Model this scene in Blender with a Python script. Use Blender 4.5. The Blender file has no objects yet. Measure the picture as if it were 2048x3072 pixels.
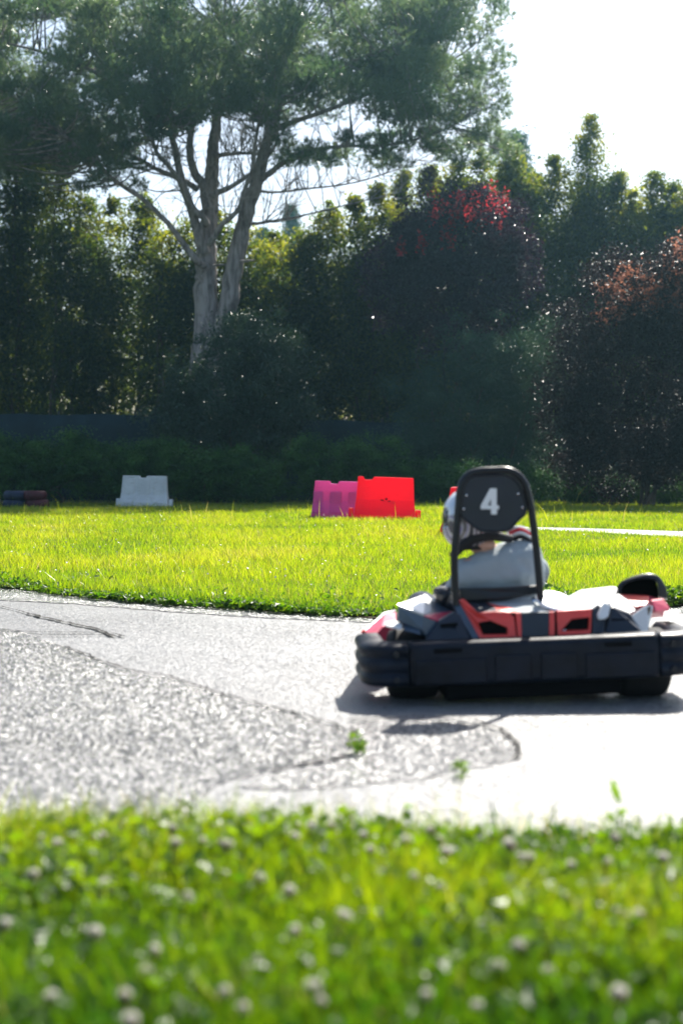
import bpy, bmesh, math, random
import numpy as np
from mathutils import Vector, Matrix
from mathutils.geometry import tessellate_polygon

R = math.radians
rng = np.random.default_rng(7)
random.seed(7)
sc = bpy.context.scene

# ------------------------------------------------------------------ camera, light, exposure
F = 4267.0            # focal length in photo pixels (50 mm on a 36 mm long side)
CX, HY, HC = 1024.0, 1405.0, 0.98   # photo centre, horizon row, camera height
cd = bpy.data.cameras.new('camera')
cam = bpy.data.objects.new('camera', cd)
sc.collection.objects.link(cam)
cam.location = (0, 0, HC)
cam.rotation_euler = (R(90), 0, 0)
cd.sensor_fit = 'VERTICAL'
cd.sensor_height = 36.0
cd.lens = 50.0
cd.shift_y = -(1536.0 - HY) / 3072.0
cd.clip_start, cd.clip_end = 0.05, 3000
cd.dof.use_dof = True
cd.dof.focus_distance = 13.0
cd.dof.aperture_fstop = 1.85
sc.camera = cam

SUN_EL, SUN_AZ = 47.0, 24.0
w = bpy.data.worlds.new('World')
sc.world = w
w.use_nodes = True
sky = w.node_tree.nodes.new('ShaderNodeTexSky')
sky.sky_type = 'NISHITA'
sky.sun_disc = False
sky.sun_elevation = R(SUN_EL)
sky.sun_rotation = R(SUN_AZ)
sky.air_density = 1.0
sky.dust_density = 2.0
bg = w.node_tree.nodes['Background']
bg.inputs[1].default_value = 0.085
w.node_tree.links.new(sky.outputs[0], bg.inputs[0])
sd = bpy.data.lights.new('sun', 'SUN')
sd.energy = 5.0
sd.angle = R(0.5)
sd.color = (1.0, 0.95, 0.86)
sun = bpy.data.objects.new('sun', sd)
sc.collection.objects.link(sun)
sdir = Vector((math.sin(R(SUN_AZ)) * math.cos(R(SUN_EL)), math.cos(R(SUN_AZ)) * math.cos(R(SUN_EL)), math.sin(R(SUN_EL))))
sun.rotation_euler = sdir.to_track_quat('Z', 'Y').to_euler()
sun.location = sdir * 60

sc.view_settings.view_transform = 'Standard'
sc.view_settings.look = 'None'
sc.view_settings.exposure = 1.25
sc.view_settings.gamma = 1
sc.render.engine = 'CYCLES'
sc.cycles.max_bounces = 8
sc.cycles.diffuse_bounces = 3
sc.cycles.glossy_bounces = 2
sc.cycles.transmission_bounces = 5
sc.cycles.transparent_max_bounces = 8
sc.cycles.sample_clamp_indirect = 2.5
sc.cycles.sample_clamp_direct = 40
sc.cycles.use_denoising = True

# ------------------------------------------------------------------ helpers
BASE = {}


def W(px, py, d):
    return Vector(((px - CX) * d / F, d, HC - (py - HY) * d / F))


def G(px, py, z=0.0):
    d = (HC - z) * F / (py - HY)
    return Vector(((px - CX) * d / F, d, z))


def tag(o, label=None, cat=None, group=None, kind=None):
    if label: o['label'] = label
    if cat: o['category'] = cat
    if group: o['group'] = group
    if kind: o['kind'] = kind
    return o


def thing(name, label, cat, loc, group=None):
    o = bpy.data.objects.new(name, None)
    o.empty_display_size = 0.2
    sc.collection.objects.link(o)
    o.location = loc
    BASE[o] = Vector(loc)
    return tag(o, label, cat, group)


def mesh_np(name, V, faces, mat, parent=None, tone=None, smooth=False, base=None, matidx=None):
    """V (n,3) world coordinates; faces: list of (m,k) index arrays"""
    V = np.asarray(V, np.float64)
    b = BASE[parent] if parent is not None else (Vector(base) if base is not None else Vector((0, 0, 0)))
    V = V - np.array(b)
    me = bpy.data.meshes.new(name)
    me.vertices.add(len(V))
    me.vertices.foreach_set('co', V.astype(np.float32).ravel())
    loops = np.concatenate([np.asarray(f).ravel() for f in faces]).astype(np.int32)
    tot = np.concatenate([np.full(len(f), np.asarray(f).shape[1], np.int32) for f in faces])
    start = np.concatenate([[0], np.cumsum(tot)[:-1]]).astype(np.int32)
    me.loops.add(len(loops))
    me.loops.foreach_set('vertex_index', loops)
    me.polygons.add(len(tot))
    me.polygons.foreach_set('loop_start', start)
    me.polygons.foreach_set('loop_total', tot)
    if matidx is not None:
        me.polygons.foreach_set('material_index', np.asarray(matidx, np.int32))
    me.polygons.foreach_set('use_smooth', np.full(len(tot), smooth))
    me.update(calc_edges=True)
    if tone is not None:
        a = me.attributes.new('tone', 'FLOAT', 'POINT')
        a.data.foreach_set('value', np.asarray(tone, np.float32))
    for m in (mat if isinstance(mat, (list, tuple)) else [mat]):
        me.materials.append(m)
    o = bpy.data.objects.new(name, me)
    sc.collection.objects.link(o)
    if parent is not None:
        o.parent = parent
    else:
        o.location = b
    BASE[o] = b
    return o


def mesh_bm(name, bm, mat, parent=None, base=None, smooth=False, bevel=0.0, seg=2, autosmooth=None):
    """bm in world coordinates"""
    b = BASE[parent] if parent is not None else (Vector(base) if base is not None else Vector((0, 0, 0)))
    bmesh.ops.translate(bm, verts=bm.verts, vec=-b)
    bmesh.ops.recalc_face_normals(bm, faces=bm.faces)
    for f in bm.faces: f.smooth = smooth
    me = bpy.data.meshes.new(name)
    bm.to_mesh(me)
    bm.free()
    for m in (mat if isinstance(mat, (list, tuple)) else [mat]):
        me.materials.append(m)
    o = bpy.data.objects.new(name, me)
    sc.collection.objects.link(o)
    if parent is not None: o.parent = parent
    else: o.location = b
    BASE[o] = b
    if bevel > 0:
        md = o.modifiers.new('bevel', 'BEVEL')
        md.width = bevel
        md.segments = seg
        md.limit_method = 'ANGLE'
        md.angle_limit = R(35)
        md.harden_normals = False
    return o


def tube_arrays(pts, rad, n=8, cap=True):
    """a tapered tube round a polyline"""
    P = np.asarray(pts, float)
    m = len(P)
    rad = np.broadcast_to(np.asarray(rad, float), (m,))
    T = np.gradient(P, axis=0)
    T /= np.linalg.norm(T, axis=1)[:, None] + 1e-9
    ref = np.array([0, 1, 0]) if abs(T[0][1]) < 0.9 else np.array([1, 0, 0])
    u = np.cross(T[0], ref); u /= np.linalg.norm(u)
    V = []
    for i in range(m):
        u = u - T[i] * np.dot(u, T[i]); u /= np.linalg.norm(u) + 1e-9
        v = np.cross(T[i], u)
        a = np.arange(n) * 2 * math.pi / n
        V.append(P[i] + rad[i] * (np.cos(a)[:, None] * u + np.sin(a)[:, None] * v))
    V = np.concatenate(V)
    i = np.arange(m - 1)[:, None] * n
    j = np.arange(n)[None]
    k = (j + 1) % n
    Fq = np.stack([i + j, i + k, i + n + k, i + n + j], -1).reshape(-1, 4)
    return V, Fq


class Tubes:
    def __init__(self): self.V, self.F, self.n = [], [], 0
    def add(self, pts, rad, n=6):
        V, Fq = tube_arrays(pts, rad, n)
        self.V.append(V); self.F.append(Fq + self.n); self.n += len(V)
    def build(self, name, mat, parent=None, smooth=True, base=None):
        return mesh_np(name, np.concatenate(self.V), [np.concatenate(self.F)], mat, parent, smooth=smooth, base=base)


def smooth_line(pts, n=24):
    """Catmull-Rom through points"""
    P = np.asarray(pts, float)
    P = np.vstack([2 * P[0] - P[1], P, 2 * P[-1] - P[-2]])
    out = []
    segs = len(P) - 3
    for t in np.linspace(0, segs, n):
        i = min(int(t), segs - 1)
        f = t - i
        a, b, c, d = P[i:i + 4]
        out.append(0.5 * ((2 * b) + (c - a) * f + (2 * a - 5 * b + 4 * c - d) * f * f + (3 * b - a - 3 * c + d) * f ** 3))
    return np.array(out)


def unit(v):
    return v / (np.linalg.norm(v, axis=-1, keepdims=True) + 1e-9)


# ------------------------------------------------------------------ materials
def new_mat(name):
    m = bpy.data.materials.new(name)
    m.use_nodes = True
    nt = m.node_tree
    return m, nt, nt.nodes['Principled BSDF'], nt.nodes['Material Output']


def node(nt, t, **kw):
    n = nt.nodes.new(t)
    for k, v in kw.items(): setattr(n, k, v)
    return n


def ramp(nt, stops):
    r = nt.nodes.new('ShaderNodeValToRGB')
    e = r.color_ramp.elements
    while len(e) > 1: e.remove(e[-1])
    e[0].position = stops[0][0]; e[0].color = (*stops[0][1], 1)
    for p, c in stops[1:]:
        x = e.new(p); x.color = (*c, 1)
    return r


def noise(nt, scale, detail=4, coord='Object', rough=0.55, stretch=None):
    tc = nt.nodes.new('ShaderNodeTexCoord')
    n = nt.nodes.new('ShaderNodeTexNoise')
    n.inputs['Scale'].default_value = scale
    n.inputs['Detail'].default_value = detail
    n.inputs['Roughness'].default_value = rough
    if stretch:
        mp = nt.nodes.new('ShaderNodeMapping')
        mp.inputs['Scale'].default_value = stretch
        nt.links.new(tc.outputs[coord], mp.inputs[0])
        nt.links.new(mp.outputs[0], n.inputs['Vector'])
    else:
        nt.links.new(tc.outputs[coord], n.inputs['Vector'])
    return n


def plain(name, c, rough=0.5, spec=0.5, var=0.15, scale=6, metal=0.0, bump=0.0, bscale=60, coat=0.0):
    m, nt, p, out = new_mat(name)
    n = noise(nt, scale)
    lo = tuple(x * (1 - var) for x in c); hi = tuple(min(1, x * (1 + var)) for x in c)
    r = ramp(nt, [(0.3, lo), (0.7, hi)])
    nt.links.new(n.outputs['Fac'], r.inputs[0])
    nt.links.new(r.outputs[0], p.inputs['Base Color'])
    p.inputs['Roughness'].default_value = rough
    p.inputs['Specular IOR Level'].default_value = spec
    p.inputs['Metallic'].default_value = metal
    p.inputs['Coat Weight'].default_value = coat
    p.inputs['Coat Roughness'].default_value = 0.12
    if bump:
        b = nt.nodes.new('ShaderNodeBump')
        b.inputs['Strength'].default_value = bump
        b.inputs['Distance'].default_value = 0.004
        n2 = noise(nt, bscale, 3)
        nt.links.new(n2.outputs['Fac'], b.inputs['Height'])
        nt.links.new(b.outputs[0], p.inputs['Normal'])
    return m


def leafy(name, stops, trans_stops, tfac=0.4, rough=0.4, spec=0.5):
    """leaf or blade: reflecting face plus light passing through; 'tone' varies the colour leaf by leaf"""
    m, nt, p, out = new_mat(name)
    at = node(nt, 'ShaderNodeAttribute', attribute_name='tone')
    r1 = ramp(nt, stops); r2 = ramp(nt, trans_stops)
    nt.links.new(at.outputs['Fac'], r1.inputs[0]); nt.links.new(at.outputs['Fac'], r2.inputs[0])
    nt.links.new(r1.outputs[0], p.inputs['Base Color'])
    p.inputs['Roughness'].default_value = rough
    p.inputs['Specular IOR Level'].default_value = spec
    t = nt.nodes.new('ShaderNodeBsdfTranslucent')
    nt.links.new(r2.outputs[0], t.inputs['Color'])
    mx = nt.nodes.new('ShaderNodeMixShader')
    mx.inputs[0].default_value = tfac
    nt.links.new(p.outputs[0], mx.inputs[1]); nt.links.new(t.outputs[0], mx.inputs[2])
    nt.links.new(mx.outputs[0], out.inputs['Surface'])
    return m


M = {}
M['grass'] = leafy('grass', [(0, (.030, .085, .008)), (.5, (.09, .16, .012)), (.9, (.15, .20, .02)), (1, (.32, .28, .10))],
                   [(0, (.13, .30, .006)), (.5, (.41, .56, .006)), (.9, (.66, .66, .015)), (1, (.6, .5, .15))], 0.52, 0.33, 0.5)
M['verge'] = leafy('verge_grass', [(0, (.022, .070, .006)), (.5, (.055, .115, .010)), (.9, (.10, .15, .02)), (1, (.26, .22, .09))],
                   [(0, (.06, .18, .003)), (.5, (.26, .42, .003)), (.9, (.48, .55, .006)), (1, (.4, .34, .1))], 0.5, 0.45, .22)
M['clover'] = leafy('clover_leaf', [(0, (.03, .085, .012)), (1, (.055, .12, .015))], [(0, (.07, .20, .004)), (1, (.30, .46, .005))], 0.48, 0.42, .35)
M['laurel'] = leafy('laurel_leaf', [(0, (.008, .026, .012)), (.6, (.018, .046, .016)), (1, (.04, .075, .018))],
                    [(0, (.05, .11, .010)), (.6, (.24, .34, .012)), (1, (.62, .62, .03))], 0.38, 0.42, .28)
M['shrub'] = leafy('shrub_leaf', [(0, (.018, .070, .018)), (1, (.062, .165, .034))], [(0, (.02, .07, .01)), (1, (.06, .14, .018))], 0.2, 0.6, .12)
M['olive'] = leafy('grey_leaf', [(0, (.022, .070, .048)), (1, (.052, .115, .078))], [(0, (.03, .08, .035)), (1, (.09, .15, .05))], 0.22, 0.45, .3)
M['ivy'] = leafy('ivy_leaf', [(0, (.018, .048, .030)), (1, (.05, .095, .06))], [(0, (.02, .05, .015)), (1, (.06, .11, .02))], 0.22, 0.33, .4)
M['purple'] = leafy('purple_leaf', [(0, (.014, .014, .032)), (.8, (.026, .020, .042)), (1, (.34, .02, .035))],
                    [(0, (.02, .006, .016)), (.8, (.05, .010, .022)), (1, (.90, .06, .07))], 0.34, 0.35, .4)
M['bronze'] = leafy('bronze_leaf', [(0, (.009, .009, .011)), (.75, (.016, .012, .013)), (1, (.38, .16, .11))],
                    [(0, (.015, .008, .01)), (.75, (.03, .015, .012)), (1, (.9, .38, .22))], 0.3, 0.42, .3)
M['needle'] = leafy('pine_needle', [(0, (.035, .075, .048)), (.6, (.075, .135, .08)), (1, (.15, .19, .11))],
                    [(0, (.12, .24, .08)), (1, (.34, .42, .16))], 0.42, 0.32, .5)


def bark(name, lo, hi, scale=7):
    m, nt, p, out = new_mat(name)
    n = noise(nt, scale, 6, stretch=(1, 1, .22))
    n2 = noise(nt, scale * .25, 2)
    r = ramp(nt, [(.35, lo), (.6, hi)])
    nt.links.new(n.outputs['Fac'], r.inputs[0])
    mx = node(nt, 'ShaderNodeMixRGB', blend_type='MULTIPLY')
    mx.inputs[0].default_value = .5
    r2 = ramp(nt, [(.35, (.75, .69, .67)), (.65, (1, 1, 1))])
    nt.links.new(n2.outputs['Fac'], r2.inputs[0])
    nt.links.new(r.outputs[0], mx.inputs[1]); nt.links.new(r2.outputs[0], mx.inputs[2])
    nt.links.new(mx.outputs[0], p.inputs['Base Color'])
    p.inputs['Roughness'].default_value = .85
    b = nt.nodes.new('ShaderNodeBump'); b.inputs['Strength'].default_value = .9; b.inputs['Distance'].default_value = .06
    nt.links.new(n.outputs['Fac'], b.inputs['Height']); nt.links.new(b.outputs[0], p.inputs['Normal'])
    return m


M['bark'] = bark('pine_bark', (.13, .11, .105), (.40, .36, .35))
M['bark_dark'] = bark('dark_bark', (.03, .024, .02), (.11, .09, .075), 10)
M['twig'] = plain('dead_twig', (.36, .32, .29), .8, .2, .3, 3)


def asphalt(name, lo, hi, grain, bump, rough, blotch=1.2, spec=.5):
    m, nt, p, out = new_mat(name)
    tc = nt.nodes.new('ShaderNodeTexCoord')
    v = nt.nodes.new('ShaderNodeTexVoronoi'); v.inputs['Scale'].default_value = grain
    nt.links.new(tc.outputs['Object'], v.inputs['Vector'])
    n = noise(nt, blotch, 5)
    n3 = noise(nt, grain * .8, 3)
    r = ramp(nt, [(.3, lo), (.72, hi)])
    mx = node(nt, 'ShaderNodeMixRGB', blend_type='MIX'); mx.inputs[0].default_value = .45
    nt.links.new(n.outputs['Fac'], mx.inputs[1]); nt.links.new(n3.outputs['Fac'], mx.inputs[2])
    nt.links.new(mx.outputs[0], r.inputs[0])
    nt.links.new(r.outputs[0], p.inputs['Base Color'])
    p.inputs['Roughness'].default_value = rough
    p.inputs['Specular IOR Level'].default_value = spec
    b = nt.nodes.new('ShaderNodeBump'); b.inputs['Strength'].default_value = bump; b.inputs['Distance'].default_value = .006
    b.invert = True
    nt.links.new(v.outputs['Distance'], b.inputs['Height'])
    b2 = nt.nodes.new('ShaderNodeBump'); b2.inputs['Strength'].default_value = bump * .6; b2.inputs['Distance'].default_value = .006
    nt.links.new(n3.outputs['Fac'], b2.inputs['Height'])
    nt.links.new(b.outputs[0], b2.inputs['Normal'])
    nt.links.new(b2.outputs[0], p.inputs['Normal'])
    return m


def gravelly(name, lo, hi, cells, tilt, rough, blotch=.9, spec=.6):
    """open-textured asphalt: every stone is a small facet with its own tilt and its own grey"""
    m, nt, p, out = new_mat(name)
    tc = nt.nodes.new('ShaderNodeTexCoord')
    v = nt.nodes.new('ShaderNodeTexVoronoi'); v.inputs['Scale'].default_value = cells
    nt.links.new(tc.outputs['Object'], v.inputs['Vector'])
    sub = node(nt, 'ShaderNodeVectorMath', operation='SUBTRACT'); sub.inputs[1].default_value = (.5, .5, .5)
    nt.links.new(v.outputs['Color'], sub.inputs[0])
    mul = node(nt, 'ShaderNodeVectorMath', operation='MULTIPLY'); mul.inputs[1].default_value = (tilt, tilt, .0)
    nt.links.new(sub.outputs[0], mul.inputs[0])
    n0 = noise(nt, cells * 2.2, 2)
    b = nt.nodes.new('ShaderNodeBump'); b.inputs['Strength'].default_value = .5; b.inputs['Distance'].default_value = .004
    nt.links.new(n0.outputs['Fac'], b.inputs['Height'])
    add = node(nt, 'ShaderNodeVectorMath', operation='ADD')
    nt.links.new(b.outputs[0], add.inputs[0]); nt.links.new(mul.outputs[0], add.inputs[1])
    nrm = node(nt, 'ShaderNodeVectorMath', operation='NORMALIZE'); nt.links.new(add.outputs[0], nrm.inputs[0])
    nt.links.new(nrm.outputs[0], p.inputs['Normal'])
    n = noise(nt, blotch, 5)
    sx = nt.nodes.new('ShaderNodeSeparateColor'); nt.links.new(v.outputs['Color'], sx.inputs[0])
    mx = node(nt, 'ShaderNodeMixRGB'); mx.inputs[0].default_value = .5
    nt.links.new(n.outputs['Fac'], mx.inputs[1]); nt.links.new(sx.outputs['Red'], mx.inputs[2])
    r = ramp(nt, [(.25, lo), (.75, hi)]); nt.links.new(mx.outputs[0], r.inputs[0])
    nt.links.new(r.outputs[0], p.inputs['Base Color'])
    p.inputs['Roughness'].default_value = rough
    p.inputs['Specular IOR Level'].default_value = spec
    return m


M['track'] = gravelly('worn_asphalt', (.12, .12, .122), (.31, .31, .312), 120, .55, .36, .5, .5)
M['coarse'] = gravelly('coarse_asphalt', (.065, .065, .068), (.20, .20, .205), 120, 1.45, .24)
M['coarse_b'] = gravelly('patched_asphalt', (.07, .07, .073), (.22, .22, .225), 115, 1.35, .25, 1.6)
M['crack'] = plain('crack_tar', (.022, .021, .02), .85, .2, .3, 30)
M['soil'] = plain('soil', (.085, .065, .045), .95, .1, .45, 9, bump=.8, bscale=40)
M['lawn_base'] = plain('lawn_soil', (.045, .062, .018), .95, .1, .5, 3, bump=.6, bscale=20)
M['ground'] = plain('ground_earth', (.07, .085, .03), .95, .1, .5, .6, bump=.5, bscale=8)
M['path'] = asphalt('path_asphalt', (.28, .28, .28), (.42, .42, .42), 100, .2, .45)

M['black'] = plain('black_plastic', (.005, .008, .016), .45, .2, .55, 9, bump=.15, bscale=120)
def scuffed(m, dust):
    """grey scrapes and dust over a plastic"""
    nt = m.node_tree; p = nt.nodes['Principled BSDF']
    src = p.inputs['Base Color'].links[0].from_socket
    n = noise(nt, 7, 6, rough=.72, stretch=(.7, 1, 2.2)); r = ramp(nt, [(.52, (0, 0, 0)), (.74, (.75, .75, .75))])
    nt.links.new(n.outputs['Fac'], r.inputs[0])
    mx = nt.nodes.new('ShaderNodeMixRGB'); nt.links.new(r.outputs[0], mx.inputs[0]); nt.links.new(src, mx.inputs[1]); mx.inputs[2].default_value = (*dust, 1)
    nt.links.new(mx.outputs[0], p.inputs['Base Color'])
    r2 = ramp(nt, [(.4, (.34, .34, .34)), (.7, (.7, .7, .7))]); nt.links.new(n.outputs['Fac'], r2.inputs[0]); nt.links.new(r2.outputs[0], p.inputs['Roughness'])


scuffed(M['black'], (.026, .028, .034))
M['black_s'] = plain('black_satin', (.006, .008, .013), .34, .4, .2, 9)
M['hole'] = plain('painted_shade_black', (.004, .004, .005), .8, .1, .1)  # near-black colour put in for the shade inside slots and openings
M['grey'] = plain('grey_plastic', (.012, .018, .032), .38, .4, .15, 9, coat=.2)
scuffed(M['grey'], (.035, .037, .043))
M['sky_grey'] = plain('sky_tinted_plastic', (.055, .085, .125), .33, .5, .15, 9, coat=.2)  # grey plastic with the sky's reflection put into its colour
M['red'] = plain('red_plastic', (.78, .055, .038), .33, .5, .12, 7, coat=.3)
scuffed(M['red'], (.40, .10, .09))
M['magenta'] = plain('faded_red_plastic', (.55, .045, .10), .36, .5, .12, 7, coat=.2)
M['white_p'] = plain('white_plastic', (.72, .72, .72), .30, .5, .05, 7, coat=.4)
M['tank'] = plain('fuel_tank_plastic', (.46, .50, .52), .28, .5, .08, 5, coat=.3)
M['metal'] = plain('bright_metal', (.65, .65, .66), .16, .5, .08, 20, metal=1.0)
M['brushed'] = plain('brushed_metal', (.85, .85, .85), .28, .5, .05, 20, metal=1.0)
M['steel'] = plain('steel', (.35, .35, .36), .35, .5, .15, 20, metal=1.0)
M['tyre'] = plain('tyre_rubber', (.012, .012, .013), .75, .25, .3, 30, bump=.3, bscale=90)
M['number'] = plain('number_white', (.78, .79, .80), .5, .4, .04)
M['cloth'] = plain('pale_shirt', (.34, .39, .42), .85, .2, .08, 4, bump=.35, bscale=14)
M['cloth_dark'] = plain('dark_sleeve', (.09, .08, .12), .8, .2, .2, 6, bump=.3, bscale=16)
M['stripe_r'] = plain('red_stripe', (.55, .03, .04), .8, .2, .1)
M['stripe_w'] = plain('white_stripe', (.75, .75, .76), .8, .2, .05)
M['jeans'] = plain('dark_trousers', (.035, .045, .075), .85, .2, .2, 8)
M['skin'] = plain('skin', (.55, .33, .25), .5, .4, .08, 8)
M['glove'] = plain('black_glove', (.02, .02, .02), .6, .3, .2)
M['pad'] = plain('collar_pad', (.015, .015, .017), .7, .3, .2)
scuffed(M['white_p'], (.50, .49, .47))
M['net'] = plain('shade_net', (.012, .030, .040), .8, .25, .25, 1.4, bump=.5, bscale=9)
M['fence_post'] = plain('fence_post', (.05, .06, .06), .6, .4, .2)
M['bw'] = plain('weathered_white_plastic', (.62, .64, .64), .5, .4, .10, 2.5)
scuffed(M['bw'], (.34, .34, .31))


def backlit(name, c, tc, tf=.55, rough=.4):
    m, nt, p, out = new_mat(name)
    n = noise(nt, 3.0)
    r = ramp(nt, [(.3, tuple(x * .85 for x in c)), (.7, c)])
    nt.links.new(n.outputs['Fac'], r.inputs[0]); nt.links.new(r.outputs[0], p.inputs['Base Color'])
    p.inputs['Roughness'].default_value = rough
    t = nt.nodes.new('ShaderNodeBsdfTranslucent'); t.inputs[0].default_value = (*tc, 1)
    mx = nt.nodes.new('ShaderNodeMixShader'); mx.inputs[0].default_value = tf
    nt.links.new(p.outputs[0], mx.inputs[1]); nt.links.new(t.outputs[0], mx.inputs[2])
    nt.links.new(mx.outputs[0], out.inputs['Surface'])
    return m


M['bred'] = backlit('thin_red_plastic', (.75, .010, .055), (.96, .03, .085), .58)
M['bpink'] = backlit('faded_pink_plastic', (.80, .13, .50), (.98, .2, .5), .35)
scuffed(M['bred'], (.42, .02, .05))
scuffed(M['bpink'], (.45, .12, .28))
M['scuff'] = plain('scuff_mark', (.03, .004, .006), .8, .2, .2)

# ------------------------------------------------------------------ ground, track, path
def sheet(name, outline, z, mat, thick=0.0, kind='structure', base=None, jag=0.0, step=0.12):
    """flat sheet (with side walls if thick) from ground outline [(x,y)...]"""
    P = []
    n = len(outline)
    for i in range(n):
        a = np.array(outline[i]); b = np.array(outline[(i + 1) % n])
        L = np.linalg.norm(b - a)
        k = max(1, int(L / step)) if jag > 0 else 1
        for j in range(k):
            p = a + (b - a) * j / k
            if jag > 0 and j > 0: p = p + rng.normal(0, jag, 2)
            P.append(p)
    pts = [Vector((p[0], p[1], z)) for p in P]
    tri = tessellate_polygon([pts])
    N = len(pts)
    V = [tuple(p) for p in pts]
    faces = [np.array([[t[0], t[1], t[2]] for t in tri])]
    if thick > 0:
        V += [(p.x, p.y, z - thick) for p in pts]
        faces.append(np.array([[i, (i + 1) % N, N + (i + 1) % N, N + i] for i in range(N)]))
    o = mesh_np(name, V, faces, mat, base=base)
    # keep the tops facing up
    bm = bmesh.new(); bm.from_mesh(o.data)
    bmesh.ops.recalc_face_normals(bm, faces=bm.faces)
    if sum(f.normal.z * f.calc_area() for f in bm.faces) < 0: bmesh.ops.reverse_faces(bm, faces=bm.faces)
    bm.to_mesh(o.data); bm.free()
    return tag(o, kind=kind)


sheet('ground', [(-1500, -60), (1500, -60), (1500, 2500), (-1500, 2500)], -0.006, M['ground'])

EDGE_PX = [(-3500, 1745), (-1800, 1752), (-700, 1758), (0, 1765), (120, 1774), (200, 1785), (330, 1797), (500, 1815), (650, 1822), (800, 1830), (950, 1843), (1100, 1853),
           (1200, 1857), (1300, 1852), (1500, 1842), (1750, 1829), (2048, 1814), (2500, 1795), (3300, 1770)]
EDGE = np.array([G(*p)[:2] for p in EDGE_PX])


def edge_y(x):
    return np.interp(x, EDGE[:, 0], EDGE[:, 1])


near = [(9, 3.2), (-9, 3.2)]
far_edge = [tuple(p) for p in EDGE]
sheet('track', near + [(p[0], p[1] + .12) for p in far_edge], 0.0, M['track'])
PATH = [G(1540, 1585.5)[:2], G(1750, 1590)[:2], G(2048, 1600)[:2], (6.6, 18.6), (8.5, 15.0), (9.5, 12.6), (7.5, 12.9), (6.2, 15.8), G(2048, 1617)[:2], G(1800, 1603)[:2], G(1540, 1592)[:2]]
PATH = [tuple(p) for p in PATH]

# raised lawn: a slab with an uneven edge over the track
lx = np.linspace(-14, 14, 360)
le = edge_y(lx) + rng.normal(0, .035, 360) + .10 * np.sin(lx * 2.3) * np.sin(lx * .9 + 1)
lawn_edge_x, lawn_edge_y = lx, le
sheet('lawn', [(x, y) for x, y in zip(lx, le)] + [(30, 36), (-30, 36)], 0.022, M['lawn_base'], .03)
sheet('path', PATH, 0.027, M['path'])
sheet('dirt_margin', [(x, edge_y(x) + .35) for x in np.linspace(-1.2, 4.2, 40)] + [(x, edge_y(x) - .05 - .10 * abs(math.sin(x * 3)) * (1.6 if .2 < x < 2.4 else .5)) for x in np.linspace(4.2, -1.2, 60)],
      0.004, M['soil'], jag=.012, step=.06)
sheet('verge', [(-8, 1.0), (8, 1.0), (8, 3.60), (4, 3.64), (2, 3.58), (0, 3.62), (-2, 3.58), (-8, 3.63)], 0.008, M['soil'], .02, jag=.02)

# coarse older asphalt, lower left
C1 = [(-1400, 1850), (-500, 1868), (0, 1885), (60, 1893), (110, 1912), (200, 1943), (300, 1985), (420, 2022), (500, 2032), (600, 2066), (700, 2097), (830, 2130),
      (960, 2166), (1045, 2192), (1078, 2235), (1062, 2262), (960, 2290), (800, 2316), (680, 2345), (600, 2400), (540, 2480), (0, 2500), (-600, 2500), (-2600, 2500), (-2600, 1900)]
sheet('coarse_asphalt', [tuple(G(*p)[:2]) for p in C1], 0.004, M['coarse'], .004, jag=.010, step=.07)
C2 = [(1052, 2185), (1060, 2170), (1200, 2162), (1300, 2158), (1400, 2165), (1465, 2183), (1510, 2203), (1545, 2235), (1550, 2265), (1535, 2283), (1350, 2318),
      (1250, 2342), (1080, 2358), (860, 2372), (720, 2362), (820, 2325), (980, 2296), (1075, 2266), (1090, 2236)]
sheet('patched_asphalt', [tuple(G(*p)[:2]) for p in C2], 0.003, M['coarse_b'], .003, jag=.012, step=.06)
# rough strip beside the far lawn
E1 = [(p[0], p[1] - .02) for p in far_edge]
E2px = [(-3500, 1775), (-700, 1790), (0, 1802), (250, 1815), (500, 1836), (800, 1856), (1000, 1864), (1200, 1872), (1400, 1872), (1700, 1860), (2048, 1840), (3300, 1785)]
sheet('rough_edge_strip', E1 + [tuple(G(*p)[:2]) for p in E2px[::-1]], 0.004, M['coarse_b'], jag=.012, step=.10)


def crack(pts_px, width, name='crack', z=.011):
    """a ragged open crack along ground points"""
    L = np.array([G(*p)[:2] for p in pts_px])
    P = smooth_line(L, len(L) * 10)
    width *= .72
    T = unit(np.gradient(P, axis=0))
    N = np.stack([-T[:, 1], T[:, 0]], 1)
    P = P + N * rng.normal(0, .006, len(P))[:, None]
    wd = width * (.35 + rng.random(len(P)) * .9)
    wd[0] = wd[-1] = .001
    a = P + N * wd[:, None] / 2; b = P - N * wd[:, None] / 2
    V = np.concatenate([np.c_[a, np.full(len(a), z)], np.c_[b, np.full(len(b), z)]])
    n = len(P); i = np.arange(n - 1)
    tag(mesh_np(name, V, [np.stack([i, i + 1, n + i + 1, n + i], 1)], M['crack']), kind='structure')


crack([(85, 1845), (150, 1860), (230, 1878), (290, 1891), (345, 1914)], .05)
crack([(-40, 1892), (70, 1898), (160, 1901), (320, 1903), (372, 1914)], .035)
crack([(105, 1909), (200, 1911), (330, 1910)], .03)
crack([(0, 1822), (60, 1836), (90, 1847)], .02)
crack([(195, 1942), (300, 1984), (420, 2021), (500, 2031), (600, 2065), (700, 2096), (830, 2129), (960, 2165), (1045, 2191)], .022)
crack([(1035, 2166), (1200, 2160), (1300, 2156), (1400, 2162), (1468, 2181), (1512, 2202), (1548, 2234), (1554, 2265), (1540, 2284)], .026)
crack([(1046, 2190), (1072, 2214), (1084, 2245), (1062, 2266), (960, 2291), (800, 2318)], .022)
crack([(380, 1977), (410, 1977)], .02)
crack([(660, 1981), (720, 1992), (760, 1994)], .012)
crack([(820, 1996), (870, 1998), (890, 1995)], .012)
crack([(860, 1897), (885, 1898)], .016)


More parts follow.
